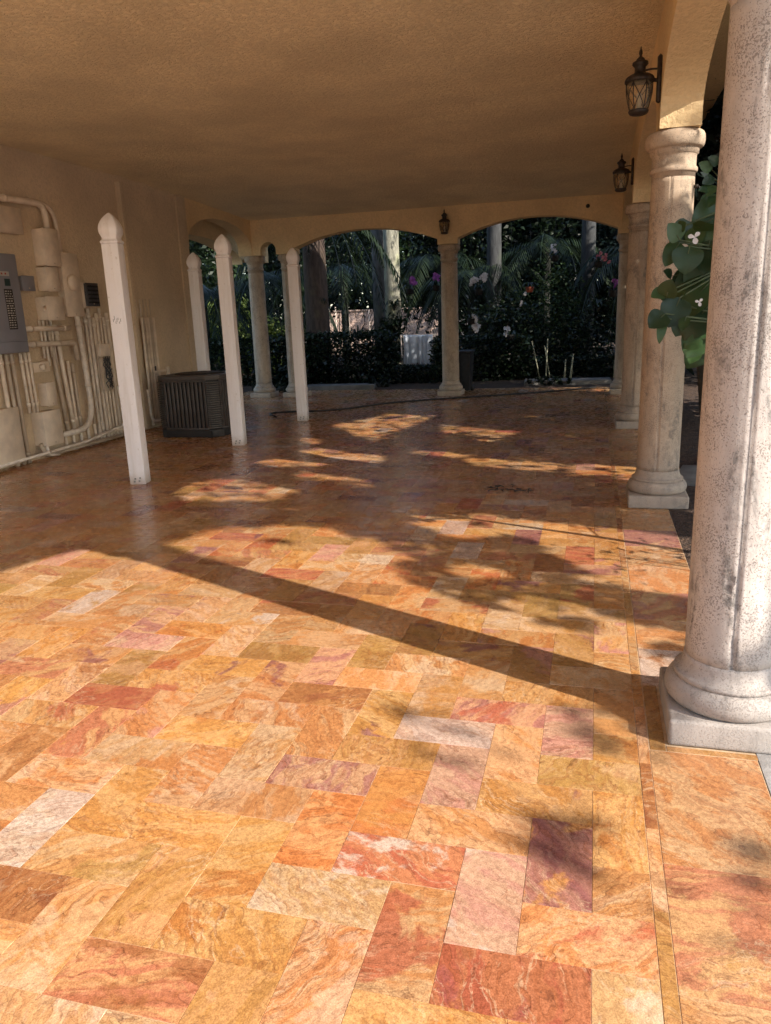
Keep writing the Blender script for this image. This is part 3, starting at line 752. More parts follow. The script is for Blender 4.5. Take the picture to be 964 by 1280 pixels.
for y in (9.15, 9.23, 9.31, 9.40, 9.48, 9.56, 9.64, 9.72):
    conduit('vertical conduit in the close row behind the nearest white post', [(y, 1.70 + 0.06 * (k % 3)), (y + 0.005, 0.02)], rnd.choice((0.022, 0.027, 0.031)), 0.045, 'row of conduits behind the nearest white post'); k += 1
for k in range(6):
    conduit('vertical conduit in the row left of the condenser', [(10.53 + 0.077 * k, 1.68), (10.53 + 0.077 * k, 0.06)], 0.026, 0.05 if k else 0.09, 'row of conduits left of the condenser', straps=False)
for k in range(5):
    conduit('faint painted riser above the row left of the condenser', [(10.56 + 0.09 * k, 1.95), (10.56 + 0.09 * k, 1.69)], 0.008, 0.012, 'painted risers above the condenser row', straps=False)
for k in range(7):
    conduit('short stub of conduit between the wall foot and the long floor conduit', [(8.50 + 0.16 * k, 0.28), (8.52 + 0.16 * k, 0.0)], 0.024, 0.04, 'conduit stubs at the wall foot', straps=False)
conduit('long thin conduit sloping along the wall foot and turning up behind the nearest post', [(6.8, 0.07), (8.75, 0.10), (9.66, 0.19), (9.68, 0.42), (9.60, 0.75)], 0.021, 0.17, rad=0.12)
conduit('conduit lying along the foot of the wall, lowest of all', [(7.93, 0.20), (8.0, 0.045), (10.2, 0.045)], 0.028, 0.12, rad=0.08, straps=False)
conduit('short elbow leaving the low squarish box towards the floor', [(8.0, 0.17), (8.02, 0.05), (8.2, 0.03)], 0.024, 0.15, rad=0.06, straps=False)
conduit('small looped pipe beside the condenser foot', [(10.40, 0.62), (10.42, 0.13), (10.75, 0.12)], 0.026, 0.14, rad=0.14, straps=False)
# wiring block among the pipes
t = wbox('wiring_block', 'open wiring block with tangled cables among the conduits', 'wiring', 9.36, 9.56, 0.70, 1.16, 0.05, 'beige2', cover=False, x0=WX + 0.072)
wv = MB(); rr = random.Random(5)
for k in range(9):
    P = [(0.056 + rr.uniform(0, 0.03), rr.uniform(-0.08, 0.08), 0.05 + 0.4 * q / 5 + rr.uniform(-0.03, 0.03)) for q in range(6)]
    wv.tube(P, 0.006, 6)
wv.build('cable', M['darkmetal'], t)
wbox('wiring_cover', 'plain beige cover plate above the tangled wiring block', 'cover plate', 9.36, 9.58, 1.18, 1.34, 0.06, 'beige', x0=WX + 0.072, cover=False)
# lattice frame seen past the end of the wall
t = thing('lattice_frame', 'tan slatted frame just past the end of the left wall', 'frame', (-6.98, 13.05, 0))
MB().box(-0.04, 0.04, -0.5, -0.43, 0, 2.5).build('upright', M['beige'], t, 0.004); MB().box(-0.04, 0.04, 0.03, 0.10, 0, 2.5).build('upright', M['beige'], t, 0.004)
for z, h in ((0.9, 0.12), (1.35, 0.10), (1.62, 0.18), (2.1, 0.14), (2.35, 0.08)):
    MB().box(-0.03, 0.03, -0.428, 0.028, z, z + h).build('rail', M['beige'], t, 0.003)

# ------------------------------------------------------------------ things on the floor
cordP = [(-5.05, 11.75), (-5.42, 12.25), (-5.05, 12.42), (-4.6, 12.5), (-4.19, 12.75), (-3.71, 13.55), (-3.2, 13.95), (-2.62, 14.32), (-2.07, 14.60), (-1.3, 15.05), (-0.64, 15.5), (0.05, 16.1)]
o = MB().tube(fillet([(a, b, 0.017) for a, b in cordP], 0.4, 5), 0.016, 8).build('garden_hose', M['rubber'])
tag(o, 'thin black hose curving across the tiles in front of the far arches', 'hose')
bn = thing('trash_bin', 'tall black bin standing just behind the middle far column', 'bin', (-2.58, 15.60, 0))
bb = MB(); bb.add([(-0.17, -0.2, 0.05), (0.17, -0.2, 0.05), (0.17, 0.2, 0.05), (-0.17, 0.2, 0.05), (-0.21, -0.25, 0.78), (0.21, -0.25, 0.78), (0.21, 0.25, 0.78), (-0.21, 0.25, 0.78)],
       [(0, 3, 2, 1), (4, 5, 6, 7), (0, 1, 5, 4), (1, 2, 6, 5), (2, 3, 7, 6), (3, 0, 4, 7)]); bb.build('bin_body', M['black'], bn, 0.015)
MB().box(-0.23, 0.23, -0.28, 0.27, 0.785, 0.83).build('lid', M['black'], bn, 0.012)
for s in (-1, 1): MB().tube([(s * 0.15, 0.22, 0.06), (s * 0.2, 0.22, 0.06)], 0.058, 14).build('wheel', M['rubber'], bn)
# dropped twigs that make the small scribble on the tiles
lt = MB(); rr = random.Random(9)
for k in range(16):
    x = -0.92 + 0.028 * k + rr.uniform(-0.015, 0.015); y = 6.93 + rr.uniform(-0.10, 0.10); a = rr.uniform(0, 6.28); L = rr.uniform(0.02, 0.06)
    lt.tube([(x, y, 0.006), (x + L * math.cos(a), y + L * math.sin(a), 0.009), (x + 1.7 * L * math.cos(a + 0.5), y + 1.7 * L * math.sin(a + 0.5), 0.006)], 0.0045, 5)
o = lt.build('leaf_litter', M['rubber']); kind(o, 'stuff'); o['label'] = 'scatter of small dark twigs on the tiles'; o['category'] = 'litter'

# ------------------------------------------------------------------ foliage builders
def leaves_arr(P, size, aspect=0.5, up=0.5, rg=rng, droop=0.0):
    """folded four-point leaves at points P"""
    n = len(P); s = size * rg.uniform(0.6, 1.3, n)[:, None]
    d = rg.normal(size=(n, 3)); d[:, 2] = d[:, 2] * 0.6 - droop; d /= np.linalg.norm(d, axis=1)[:, None]
    u = rg.normal(size=(n, 3)); u[:, 2] += up * 2; u -= d * (u * d).sum(1)[:, None]; u /= np.linalg.norm(u, axis=1)[:, None] + 1e-9
    w = np.cross(d, u)
    b = P - d * s * 0.5; t = P + d * s * 0.5 - u * s * 0.12
    m = P + u * s * 0.02 - d * s * 0.05
    l = m + w * s * aspect * 0.5 + u * s * 0.10; r = m - w * s * aspect * 0.5 + u * s * 0.10
    V = np.stack([b, r, t, l], 1).reshape(-1, 3)
    F = np.arange(n * 4).reshape(n, 4)
    return V, F
def leaf_object(name, P, size, mat, parent=None, aspect=0.5, up=0.5, rg=rng, droop=0.0):
    P = np.asarray(P, float)
    V, F = leaves_arr(P, size, aspect, up, rg, droop)
    me = mesh_np(name, V, F)
    a = me.attributes.new('var', 'FLOAT', 'FACE'); 
    nv = np.array([mnoise.noise((p[0] * 0.9, p[1] * 0.9, p[2] * 0.9)) for p in P]) if len(P) < 60000 else np.zeros(len(P))
    a.data.foreach_set('value', np.clip(0.45 + nv * 0.7 + rg.normal(0, 0.2, len(P)), 0, 1).astype(np.float32))
    return link(name, me, mat, parent)
def clumps(center, radii, nclump, per, cr, rg, shell=0.5):
    c = np.array(center); r = np.array(radii)
    d = rg.normal(size=(nclump, 3)); d /= np.linalg.norm(d, axis=1)[:, None]
    q = c + d * r * (shell + (1 - shell) * rg.random(nclump))[:, None] ** 0.7
    P = (q[:, None, :] + rg.normal(size=(nclump, per, 3)) * cr * rg.uniform(0.6, 1.4, (nclump, 1, 1))).reshape(-1, 3)
    return P, q
def tree(name, label, base, h, crown_c, radii, nclump, per, cr, size, lmat, bmat, r=0.16, group=None, seed=0, cat='tree', aspect=0.5, droop=0.0):
    rg = np.random.default_rng(seed); rr = random.Random(seed)
    t = thing(name, label, cat, base, group)
    B = Vector(base)
    P, q = clumps(crown_c, radii, nclump, per, cr, rg)
    P = P[P[:, 2] > base[2] + 0.15]
    tk = MB(); top = Vector(crown_c) - B
    pts = [Vector((0, 0, -0.05))]
    for k in range(1, 7):
        f = k / 6; pts.append(Vector((top.x * f + rr.uniform(-.06, .06), top.y * f + rr.uniform(-.06, .06), top.z * f)))
    tk.tube(pts, [r * (1.25 if k == 0 else 1 - 0.62 * k / 6) for k in range(7)], 10)
    for k in range(min(9, nclump)):
        e = Vector(q[k * (len(q) // min(9, nclump))]) - B; s = pts[3 + k % 3]
        mid = (s + e) / 2 + Vector((rr.uniform(-.2, .2), rr.uniform(-.2, .2), 0.15))
        tk.tube([s, mid, e], [r * 0.38, r * 0.22, r * 0.07], 6)
    tk.build('trunk', bmat, t)
    leaf_object('crown', P - np.array(base), size, lmat, t, aspect, 0.5, rg, droop)
    return t
def shrub(name, label, base, radii, n, size, lmat, seed=0, group=None, cat='shrub', aspect=0.5, boxy=False, lift=0.0):
    rg = np.random.default_rng(seed); rr = random.Random(seed)
    t = thing(name, label, cat, base, group)
    r = np.array(radii)
    if boxy:
        P = rg.uniform(-1, 1, (n, 3)); ax = rg.integers(0, 3, n); sg = rg.choice([-1, 1], n)
        edge = rg.random(n) < 0.7
        P[np.arange(n)[edge], ax[edge]] = sg[edge] * (1 + rg.normal(0, 0.07, edge.sum()))
        P = P * r + np.array([0, 0, r[2] + lift])
    else:
        P, q = clumps((0, 0, r[2] + lift), r, max(6, n // 40), 40, min(radii) * 0.22, rg, 0.3)
    P = P[P[:, 2] > 0.02]
    st = MB()
    for k in range(6 if not boxy else 10):
        a = rr.uniform(0, 6.28); e = (r[0] * 0.7 * math.cos(a), r[1] * 0.7 * math.sin(a), (r[2] + lift) * rr.uniform(0.9, 1.5))
        x0 = rr.uniform(-0.8, 0.8) * r[0] if boxy else 0
        if boxy: e = (x0 + rr.uniform(-.2, .2), e[1] * 0.5, r[2] * 1.7)
        st.tube([(x0, 0, -0.05), (x0 + (e[0] - x0) * 0.4, e[1] * 0.4, e[2] * 0.6), e], [0.022, 0.016, 0.006], 6)
    st.build('stems', M['bark_dark'], t)
    leaf_object('foliage', P, size, lmat, t, aspect, 0.5, rg)
    return t
def frond_arr(base, az, length, rise, droop, nl, ll, lw, rg):
    """one feather frond -> quads"""
    V = []; rach = []
    for i in range(nl + 1):
        f = i / nl; hx = length * f * (1 - 0.22 * f * f); z = rise * f - droop * f * f
        rach.append(np.array([base[0] + hx * math.cos(az), base[1] + hx * math.sin(az), base[2] + z]))
    side = np.array([-math.sin(az), math.cos(az), 0.0])
    for i in range(2, nl + 1):
        p = rach[i]; tg = rach[i] - rach[i - 1]; tg /= np.linalg.norm(tg)
        f = i / nl; L = ll * (math.sin(math.pi * min(1, f * 0.9 + 0.08)) ** 0.6)
        for s in (-1, 1):
            d = side * s * 0.75 + tg * 0.55 + np.array([0, 0, -0.45 - 0.35 * rg.random()]); d /= np.linalg.norm(d)
            e = p + d * L; m = p + d * L * 0.45 + np.array([0, 0, 0.05 * L])
            wv = np.cross(d, np.array([0, 0, 1.0])); wv /= np.linalg.norm(wv) + 1e-9
            V += [p, m + wv * lw, e, m - wv * lw]
    # rachis ribbon
    for i in range(nl):
        a, b = rach[i], rach[i + 1]; w = side * 0.012
        V += [a - w, b - w, b + w, a + w]
    return V
def palm(name, label, base, trunk_h, tr_r, nf, length, bmat, seed=0, rise=(0.4, 1.2), droop=(1.2, 2.2), group=None, ll=0.45, lw=0.02, nl=26, lean=(0, 0), fmat='frond', cat='palm tree', azs=None):
    rg = np.random.default_rng(seed); rr = random.Random(seed)
    t = thing(name, label, cat, base, group)
    if trunk_h > 0.3:
        n = 22; pts = []; rs = []
        for k in range(n + 1):
            f = k / n; pts.append((lean[0] * f, lean[1] * f, trunk_h * f - 0.06))
            rs.append(tr_r * (1.18 - 0.2 * f + (0.15 if k == 0 else 0) + 0.03 * (k % 2)))
        MB().tube(pts, rs, 16).build('trunk', bmat, t)
    V = []
    for k in range(nf):
        az = (azs[k % len(azs)] if azs else 2 * math.pi * k / nf) + rr.uniform(-.25, .25)
        V += frond_arr((lean[0], lean[1], trunk_h), az, length * rr.uniform(.8, 1.15), rr.uniform(*rise), rr.uniform(*droop), nl, ll, lw, rg)
    V = np.array(V); F = np.arange(len(V)).reshape(-1, 4)
    me = mesh_np('crown', V, F)
    a = me.attributes.new('var', 'FLOAT', 'FACE'); a.data.foreach_set('value', np.clip(rg.normal(0.45, 0.22, len(F)), 0, 1).astype(np.float32))
    link('crown', me, M[fmat], t)
    return t
def petal_flower(mb, c, nrm, r, n=5):
    nrm = Vector(nrm).normalized(); a = nrm.cross(Vector((0.3, 0.2, 1))).normalized(); b = nrm.cross(a); c = Vector(c)
    for k in range(n):
        t = 2 * math.pi * k / n; d = a * math.cos(t) + b * math.sin(t); e = nrm.cross(d)
        L = r * (1.0 if k % 2 else 0.85)
        q = [(0.0, 0.05), (0.3, 0.26), (0.62, 0.36), (0.88, 0.24), (1.0, 0.0)]
        P = [c + d * L * a_ + e * L * b_ + nrm * r * (0.12 * math.sin(a_ * 3)) for a_, b_ in q] + [c + d * L * a_ - e * L * b_ + nrm * r * (0.12 * math.sin(a_ * 3)) for a_, b_ in q[-2::-1]]
        mb.add(P, [tuple(range(len(P)))])
def var_attr(o, seed=0, per=1):
    me = o.data; a = me.attributes.new('var', 'FLOAT', 'FACE'); rg = np.random.default_rng(seed)
    a.data.foreach_set('value', np.repeat(rg.random(len(me.polygons) // per + 1), per)[:len(me.polygons)].astype(np.float32))
def orchid(label, loc, pm, nfl, spread, hang, seed, group='orchids hung in the far garden', r=0.05, pot=True):
    """an orchid hung on a wire: basket, strap leaves, spray of flowers"""
    rr = random.Random(seed); t = thing('hanging_orchid', label, 'orchid', loc, group)
    MB().tube([(0, 0, 0.12), (0.01, 0, hang)], 0.003, 5).build('hanging_wire', M['black'], t)
    MB().lathe([(0, 0.05), (0.02, 0.07), (0.10, 0.09), (0.12, 0.09)], n=14).build('pot', M['terra'] if pot == 2 else M['black'], t)
    lf = MB(); 
    for k in range(8):
        a = rr.uniform(0, 6.28); L = rr.uniform(0.14, 0.26); d = Vector((math.cos(a), math.sin(a), 0)); e = Vector((-math.sin(a), math.cos(a), 0)) * 0.022
        p0 = Vector((0, 0, 0.12)); p1 = p0 + d * L * 0.5 + Vector((0, 0, 0.08)); p2 = p0 + d * L + Vector((0, 0, -0.03))
        lf.add([p0 - e * .4, p1 - e, p1 + e, p0 + e * .4], [(0, 1, 2, 3)]); lf.add([p1 - e, p2, p1 + e], [(0, 1, 2)])
    o = lf.build('leaves', M['leaf_gloss'], t, fixn=False); var_attr(o, seed)
    fl_ = MB(); sp = MB(); rest = nfl
    ns = max(1, nfl // 8)
    for s in range(ns):
        a = rr.uniform(0, 6.28)
        tip = Vector((spread[0] * rr.uniform(-1, 1), spread[1] * rr.uniform(-1, 1), spread[2] * rr.uniform(0.4, 1)))
        pts = [Vector((0, 0, 0.12)) * (1 - f) + tip * f + Vector((0, 0, 0.15 * math.sin(math.pi * f))) for f in (0, .25, .5, .75, 1)]
        sp.tube(pts, 0.004, 5)
        for q in range(nfl // ns):
            f = rr.uniform(0.45, 1); p = Vector((0, 0, 0.12)) * (1 - f) + tip * f + Vector((0, 0, 0.15 * math.sin(math.pi * f)))
            p += Vector((rr.uniform(-.05, .05), rr.uniform(-.05, .05), rr.uniform(-.05, .05)))
            petal_flower(fl_, p, (rr.uniform(-.7, .7), -1, rr.uniform(-.2, .5)), r * rr.uniform(0.8, 1.2))
    sp.build('flower_stalk', M['stem'], t)
    o = fl_.build('flowers', M[pm], t, fixn=False); var_attr(o, seed)
    return t

# ------------------------------------------------------------------ sun and what shades it
SUN = Vector((0.906, -0.423, 0.655))          # from the ground towards the sun, horizontal part of unit length
LIT = [
    [(-4.03, 6.63), (-3.66, 7.04), (-2.81, 6.68), (-2.87, 6.25), (-3.48, 6.19)],
    [(-3.75, 8.1), (-3.3, 8.85), (-2.35, 8.37), (-2.48, 7.98), (-3.4, 7.85)],
    [(-3.65, 11.06), (-2.75, 13.0), (-2.4, 12.43), (-2.75, 9.9)],
    [(-2.08, 10.9), (-1.04, 10.32), (-1.26, 9.53), (-1.85, 9.96)],
    [(-1.15, 8.36), (0.5, 7.98), (0.5, 7.52), (-1.12, 7.98)], [(-2.0, 8.9), (-1.4, 8.65), (-1.4, 8.4), (-2.0, 8.65)], [(-3.1, 10.2), (-2.5, 9.9), (-2.5, 9.6), (-3.1, 9.9)],
    [(-1.6, 12.3), (-0.7, 11.8), (-0.7, 11.35), (-1.6, 11.85)], [(-2.9, 7.5), (-2.1, 7.15), (-2.1, 6.9), (-2.9, 7.2)], [(-4.2, 9.9), (-3.5, 9.6), (-3.5, 9.3), (-4.2, 9.6)],
]
HALF = [[(-3.34, 4.61), (-2.7, 5.45), (-1.33, 4.72), (-0.71, 3.85), (-0.2, 3.7), (0.45, 3.80), (0.5, 3.0), (-1.9, 3.9)],
        [(-2.71, 4.51), (-2.6, 5.5), (-1.91, 5.44), (-1.15, 4.92), (-1.2, 4.4)], [(-1.7, 6.1), (-0.85, 5.91), (-0.19, 5.5), (-1.0, 5.25)]]
CLEAR = [(-2.9, 4.5), (-1.95, 4.0), (-0.2, 3.36), (0.15, 3.62), (-0.9, 4.22), (-1.6, 4.7), (-2.6, 5.15)]
SEMI = [(-1.6, 4.75), (-0.75, 3.95), (-0.2, 3.62), (0.55, 3.28), (0.65, 4.35), (-0.2, 4.95), (-1.0, 5.25)]
STRIP = [(-0.85, 5.91), (0.69, 5.43), (1.1, 5.25), (1.1, 4.2), (0.58, 4.38), (0.2, 4.5), (-0.19, 5.06)]
def grow(poly, f):
    cx_ = sum(p[0] for p in poly) / len(poly); cy_ = sum(p[1] for p in poly) / len(poly)
    return [(cx_ + (x - cx_) * f, cy_ + (y - cy_) * f) for x, y in poly]
LIT = [grow(p, 1.28) for p in LIT]; STRIP = grow(STRIP, 1.2)
def inside(p, poly):
    x, y = p; c = False; n = len(poly)
    for i in range(n):
        (x0, y0), (x1, y1) = poly[i], poly[i - 1]
        if (y0 > y) != (y1 > y) and x < (x1 - x0) * (y - y0) / (y1 - y0) + x0: c = not c
    return c
shade_pts = []
rs = random.Random(21)
def try_leaf(Q, xr, keep):
    if rs.random() > keep: return
    x = rs.uniform(*xr); s = (x - Q[0]) / 0.906
    shade_pts.append((Q[0] + 0.906 * s, Q[1] - 0.423 * s, 0.655 * s))
NS = 95000
for k in range(NS):
    Q = (rs.uniform(-7.0, 1.3), rs.uniform(3.0, 17.5))
    yc = Q[1] - (0.5 - Q[0]) * 0.467
    if yc < 3.2 or yc > 14.8: continue
    j = (Q[0] + rs.gauss(0, 0.03), Q[1] + rs.gauss(0, 0.03))
    keep = 1.0
    if any(inside(j, p) for p in LIT): keep = 0.06
    elif inside(j, STRIP) or inside(j, CLEAR): keep = 0.0
    else:
        if inside(j, SEMI):
            nn = mnoise.noise((Q[0] * 1.7 + 3, Q[1] * 3.4, 7.0))
            keep = 0.03 if nn > 0.12 else 0.6
        for p in HALF:
            if inside(j, p):
                nn = mnoise.noise((Q[0] * 2.0, Q[1] * 3.2, 4.0))
                keep = 0.0 if nn > -0.25 else 0.5
    nn2 = mnoise.noise((Q[0] * 1.8 + 9, Q[1] * 2.6, 1.0))
    if nn2 > 0.60 and keep == 1.0: keep = 0.4
    try_leaf(Q, (3.3, 6.6), keep)
# loose shade falling on the foreground tiles
for poly, dens in (([(-0.2, 2.28), (0.05, 2.32), (0.1, 1.95), (-0.15, 2.0)], 24), ([(-0.75, 2.95), (-0.25, 2.65), (-0.3, 2.35), (-0.75, 2.45)], 22), ([(-0.05, 2.75), (0.3, 2.95), (0.28, 2.55), (0.0, 2.5)], 12), ([(-0.1, 3.05), (0.25, 3.2), (0.25, 2.8), (-0.1, 2.8)], 18), ([(0.2, 2.1), (0.6, 2.2), (0.6, 1.8), (0.2, 1.75)], 7)):
    xs = [p[0] for p in poly]; yy = [p[1] for p in poly]
    for k in range(dens):
        Q = (rs.uniform(min(xs), max(xs)), rs.uniform(min(yy), max(yy)))
        if inside(Q, poly): try_leaf(Q, (5.4, 6.9), 1.0)
# high limbs that hang over the bed beside the arches and shut out the sky there
for k in range(17000):
    p = (rs.uniform(1.7, 6.5), rs.uniform(2.6, 15.0), rs.uniform(4.0, 8.0))
    s_ = p[2] / 0.655; Q = (p[0] - 0.906 * s_, p[1] + 0.423 * s_)
    yc = Q[1] - (0.5 - Q[0]) * 0.467
    if yc < 3.3 or any(inside(Q, q_) for q_ in LIT + HALF + [STRIP, SEMI, CLEAR]): continue
    shade_pts.append(p)
SP = np.array(shade_pts)
TY = [0.76, 3.7, 6.4, 8.6, 10.8]
own = np.argmin(np.abs(SP[:, 1][:, None] - np.array(TY)[None, :]), 1)
for k, ty in enumerate(TY):
    P = SP[own == k]; base = np.array([5.2, ty, 0.0])
    if len(P) == 0: continue
    t = thing('shade_tree', 'leafy shade tree out of frame beside the right-hand arches', 'tree', tuple(base), 'shade trees beside the arches')
    rr = random.Random(40 + k); tk = MB()
    tk.tube([(0, 0, -0.05), (0.05, 0.1, 1.5), (-0.05, 0.05, 3.0), (0, 0, 5.0)], [0.17, 0.13, 0.11, 0.05], 10)
    near = P[np.argsort(np.abs(P[:, 1] - ty) + rng.random(len(P)) * 0.2)[:40]]
    for q in range(2 if k == 0 else 7):
        e = Vector(near[rr.randrange(len(near))] - base); s = Vector((0, 0.05, min(4.5, max(1.2, e.z * 0.7))))
        tk.tube([s, (s + e) / 2 + Vector((0, 0, 0.15)), e], [0.03, 0.018, 0.006], 6)
    tk.build('trunk', M['bark_grey'], t)
    leaf_object('crown', P - base, 0.15, M['leaf_mid'], t, 0.62, 0.2, np.random.default_rng(60 + k))
# airy shrub close to the arch whose leaf shadows fall on the bright strip
P = []
for k in range(400):
    Q = (rs.uniform(-0.9, 1.1), rs.uniform(4.2, 6.0))
    if not inside(Q, STRIP): continue
    if mnoise.noise((Q[0] * 3.0, Q[1] * 5.0, 2.0)) < -0.02: continue
    x = rs.uniform(1.5, 2.1); s = (x - Q[0]) / 0.906
    P.append((x, Q[1] - 0.423 * s, 0.655 * s))
P = np.array(P); base = np.array([1.9, 4.3, 0.0])
t = thing('airy_shrub', 'loose shrub out of frame whose leaves throw shadows on the tiles', 'shrub', tuple(base))
st = MB()
for q in range(9):
    e = Vector(P[(q * 17) % len(P)] - base); st.tube([(0, 0, -0.03), e * 0.5 + Vector((0.1, 0, 0.1)), e], [0.012, 0.007, 0.003], 6)
st.build('stems', M['bark'], t)
leaf_object('foliage', P - base, 0.085, M['leaf_mid'], t, 0.32, 0.2)

# ------------------------------------------------------------------ garden beyond the far arches
# paving kerbs
o = MB()
def slab(x0, x1, y0, y1, a=0.0): 
    c = ((x0 + x1) / 2, (y0 + y1) / 2); P = []
    for (x, y) in ((x0, y0), (x1, y0), (x1, y1), (x0, y1)):
        dx, dy = x - c[0], y - c[1]; P.append((c[0] + dx * math.cos(a) - dy * math.sin(a), c[1] + dx * math.sin(a) + dy * math.cos(a)))
    return P
tag(MB().prism(slab(-6.35, -4.7, 16.35, 16.75, R(6)), 'z', -0.1, 0.10).build('stone_kerb', M['kerb'], None, 0.02), 'pale flat kerb stone at the edge of the bed under the wide left arch', 'kerb stone', 'kerb stones along the far bed')
tag(MB().prism(slab(-1.45, 0.35, 16.75, 17.35, R(3)), 'z', -0.1, 0.10).build('stone_kerb', M['kerb'], None, 0.02), 'pale flat kerb stone at the edge of the bed under the wide right arch', 'kerb stone', 'kerb stones along the far bed')
tag(MB().prism(slab(0.79, 1.0, 7.15, 7.9, R(-12)), 'z', 0.003, 0.055).build('stone_kerb', M['kerb'], None, 0.01), 'short white kerb stone in the bed between the two nearest columns', 'kerb stone', 'kerb stones along the far bed')
# hedges
shrub('hedge', 'low dark hedge under the wide left arch, in front of the bright garden wall', (-5.85, 17.7, 0), (1.2, 0.45, 0.58), 9000, 0.10, M['leaf_gloss'], 1, 'clipped hedges beyond the far arches', 'hedge', 0.55, True)
shrub('hedge', 'low dark hedge right of the white cloth, behind the middle column', (-2.50, 17.8, 0), (1.0, 0.4, 0.50), 6000, 0.10, M['leaf_gloss'], 2, 'clipped hedges beyond the far arches', 'hedge', 0.55, True)
shrub('hedge', 'knee-high dark hedge along the bed under the wide right arch', (-0.3, 18.0, 0), (1.7, 0.4, 0.26), 7000, 0.09, M['leaf_dark'], 3, 'clipped hedges beyond the far arches', 'hedge', 0.55, True)
shrub('hedge', 'dark hedge behind the left far corner column', (-8.3, 17.6, 0), (1.3, 0.5, 0.55), 6000, 0.11, M['leaf_gloss'], 4, 'clipped hedges beyond the far arches', 'hedge', 0.55, True)
shrub('hedge', 'lowest stretch of dark hedge, right below the white cloth', (-4.05, 17.5, 0), (0.62, 0.35, 0.20), 2600, 0.09, M['leaf_dark'], 31, 'clipped hedges beyond the far arches', 'hedge', 0.55, True)
shrub('climbing_plant', 'dark climbing growth wrapped round the foot of the brightest palm trunk', (-5.15, 20.0, 0), (0.32, 0.32, 0.85), 1500, 0.12, M['leaf_gloss'], 32, None, 'climber')
# small plants
shrub('ground_plant', 'low grey-green plant at the foot of the left far corner column', (-6.9, 15.9, -0.02), (0.55, 0.35, 0.13), 700, 0.06, M['leaf_dark'], 5, None, 'plant')
shrub('ground_plant', 'low tuft against the kerb under the wide left arch', (-4.6, 16.7, 0), (0.4, 0.25, 0.12), 400, 0.07, M['leaf_dark'], 6, None, 'plant')
shrub('ground_plant', 'low dark tuft in front of the kerb stone under the wide right arch', (-0.9, 16.65, 0), (0.5, 0.2, 0.10), 500, 0.07, M['leaf_dark'], 41, None, 'plant')
shrub('croton', 'reddish-brown bush between the two left far columns', (-6.55, 16.6, 0), (0.4, 0.35, 0.38), 700, 0.13, M['leaf_dark'], 7, None, 'shrub')
shrub('bright_shrub', 'yellow-green sunlit shrub seen left of the left far corner column', (-10.6, 21.5, 0), (1.3, 1.0, 1.1), 1700, 0.20, M['leaf_bright'], 8, 'sunlit shrubs past the left arches')
shrub('bright_shrub', 'bright green shrub seen between the two left far columns', (-8.7, 20.6, 0), (0.9, 0.7, 0.75), 1200, 0.17, M['leaf_bright'], 9, 'sunlit shrubs past the left arches')
shrub('dark_shrub', 'rounded dark shrub with glinting leaves, right side of the wide right arch', (-0.3, 18.8, 0), (1.0, 0.7, 0.75), 2600, 0.11, M['leaf_gloss'], 10, 'dark shrubs under the wide right arch')
shrub('dark_shrub', 'tall loose dark shrub, left side of the wide right arch', (-2.1, 18.9, 0), (0.9, 0.7, 1.0), 2600, 0.12, M['leaf_gloss'], 11, 'dark shrubs under the wide right arch')
shrub('dark_shrub', 'dark shrub with pale flecks, middle of the wide right arch', (-1.1, 19.6, 0), (1.0, 0.8, 1.25), 3200, 0.10, M['leaf_mid'], 12, 'dark shrubs under the wide right arch')
# canes
for k, (x, y, h, lx) in enumerate(((-1.02, 17.35, 0.95, 0.03), (-0.92, 17.45, 0.80, -0.14), (-0.62, 17.4, 0.50, 0.02), (-0.50, 17.35, 0.62, 0.06), (0.42, 17.6, 0.45, 0.0), (-1.14, 17.5, 0.9, -0.2))):
    o = MB().tube([(x, y, 0.02), (x + lx, y, h)], [0.028 if k in (2, 3) else 0.014, 0.012], 7).build('bamboo_cane', M['stake2'])
    tag(o, 'thick pale cane standing in the bed under the wide right arch' if k in (2, 3) else 'thin pale cane leaning in the bed under the wide right arch', 'cane', 'canes in the right-hand bed')
# cloth on a rail
t = thing('hanging_cloth', 'pale bluish-white cloth hung over a low rail between the palms and the middle column', 'cloth', (-4.12, 18.5, 0))
V = []; F = []; nx, nz = 40, 14
for j in range(nz + 1):
    for i in range(nx + 1):
        u = i / nx; v = j / nz
        V.append((-0.36 + 0.72 * u + 0.01 * math.sin(v * 5 + i), 0.025 * math.sin(u * 34 + 2 * math.sin(u * 9)) * (0.4 + v) - 0.04, 1.08 - (0.72 + 0.04 * math.sin(u * 11) + 0.03 * math.sin(u * 37)) * v))
for j in range(nz):
    for i in range(nx): F.append((j * (nx + 1) + i, j * (nx + 1) + i + 1, (j + 1) * (nx + 1) + i + 1, (j + 1) * (nx + 1) + i))
o = link('cloth_sheet', mesh_from('cloth_sheet', V, F, True), M['cloth'], t)
md = o.modifiers.new('thickness', 'SOLIDIFY'); md.thickness = 0.006
MB().tube([(-0.45, 0, 1.08), (0.45, 0, 1.08)], 0.018, 8).build('rail', M['stake'], t)
for s in (-0.42, 0.42): MB().tube([(s, 0.0, 0.0), (s, 0.0, 1.09)], 0.02, 8).build('rail_post', M['stake'], t)
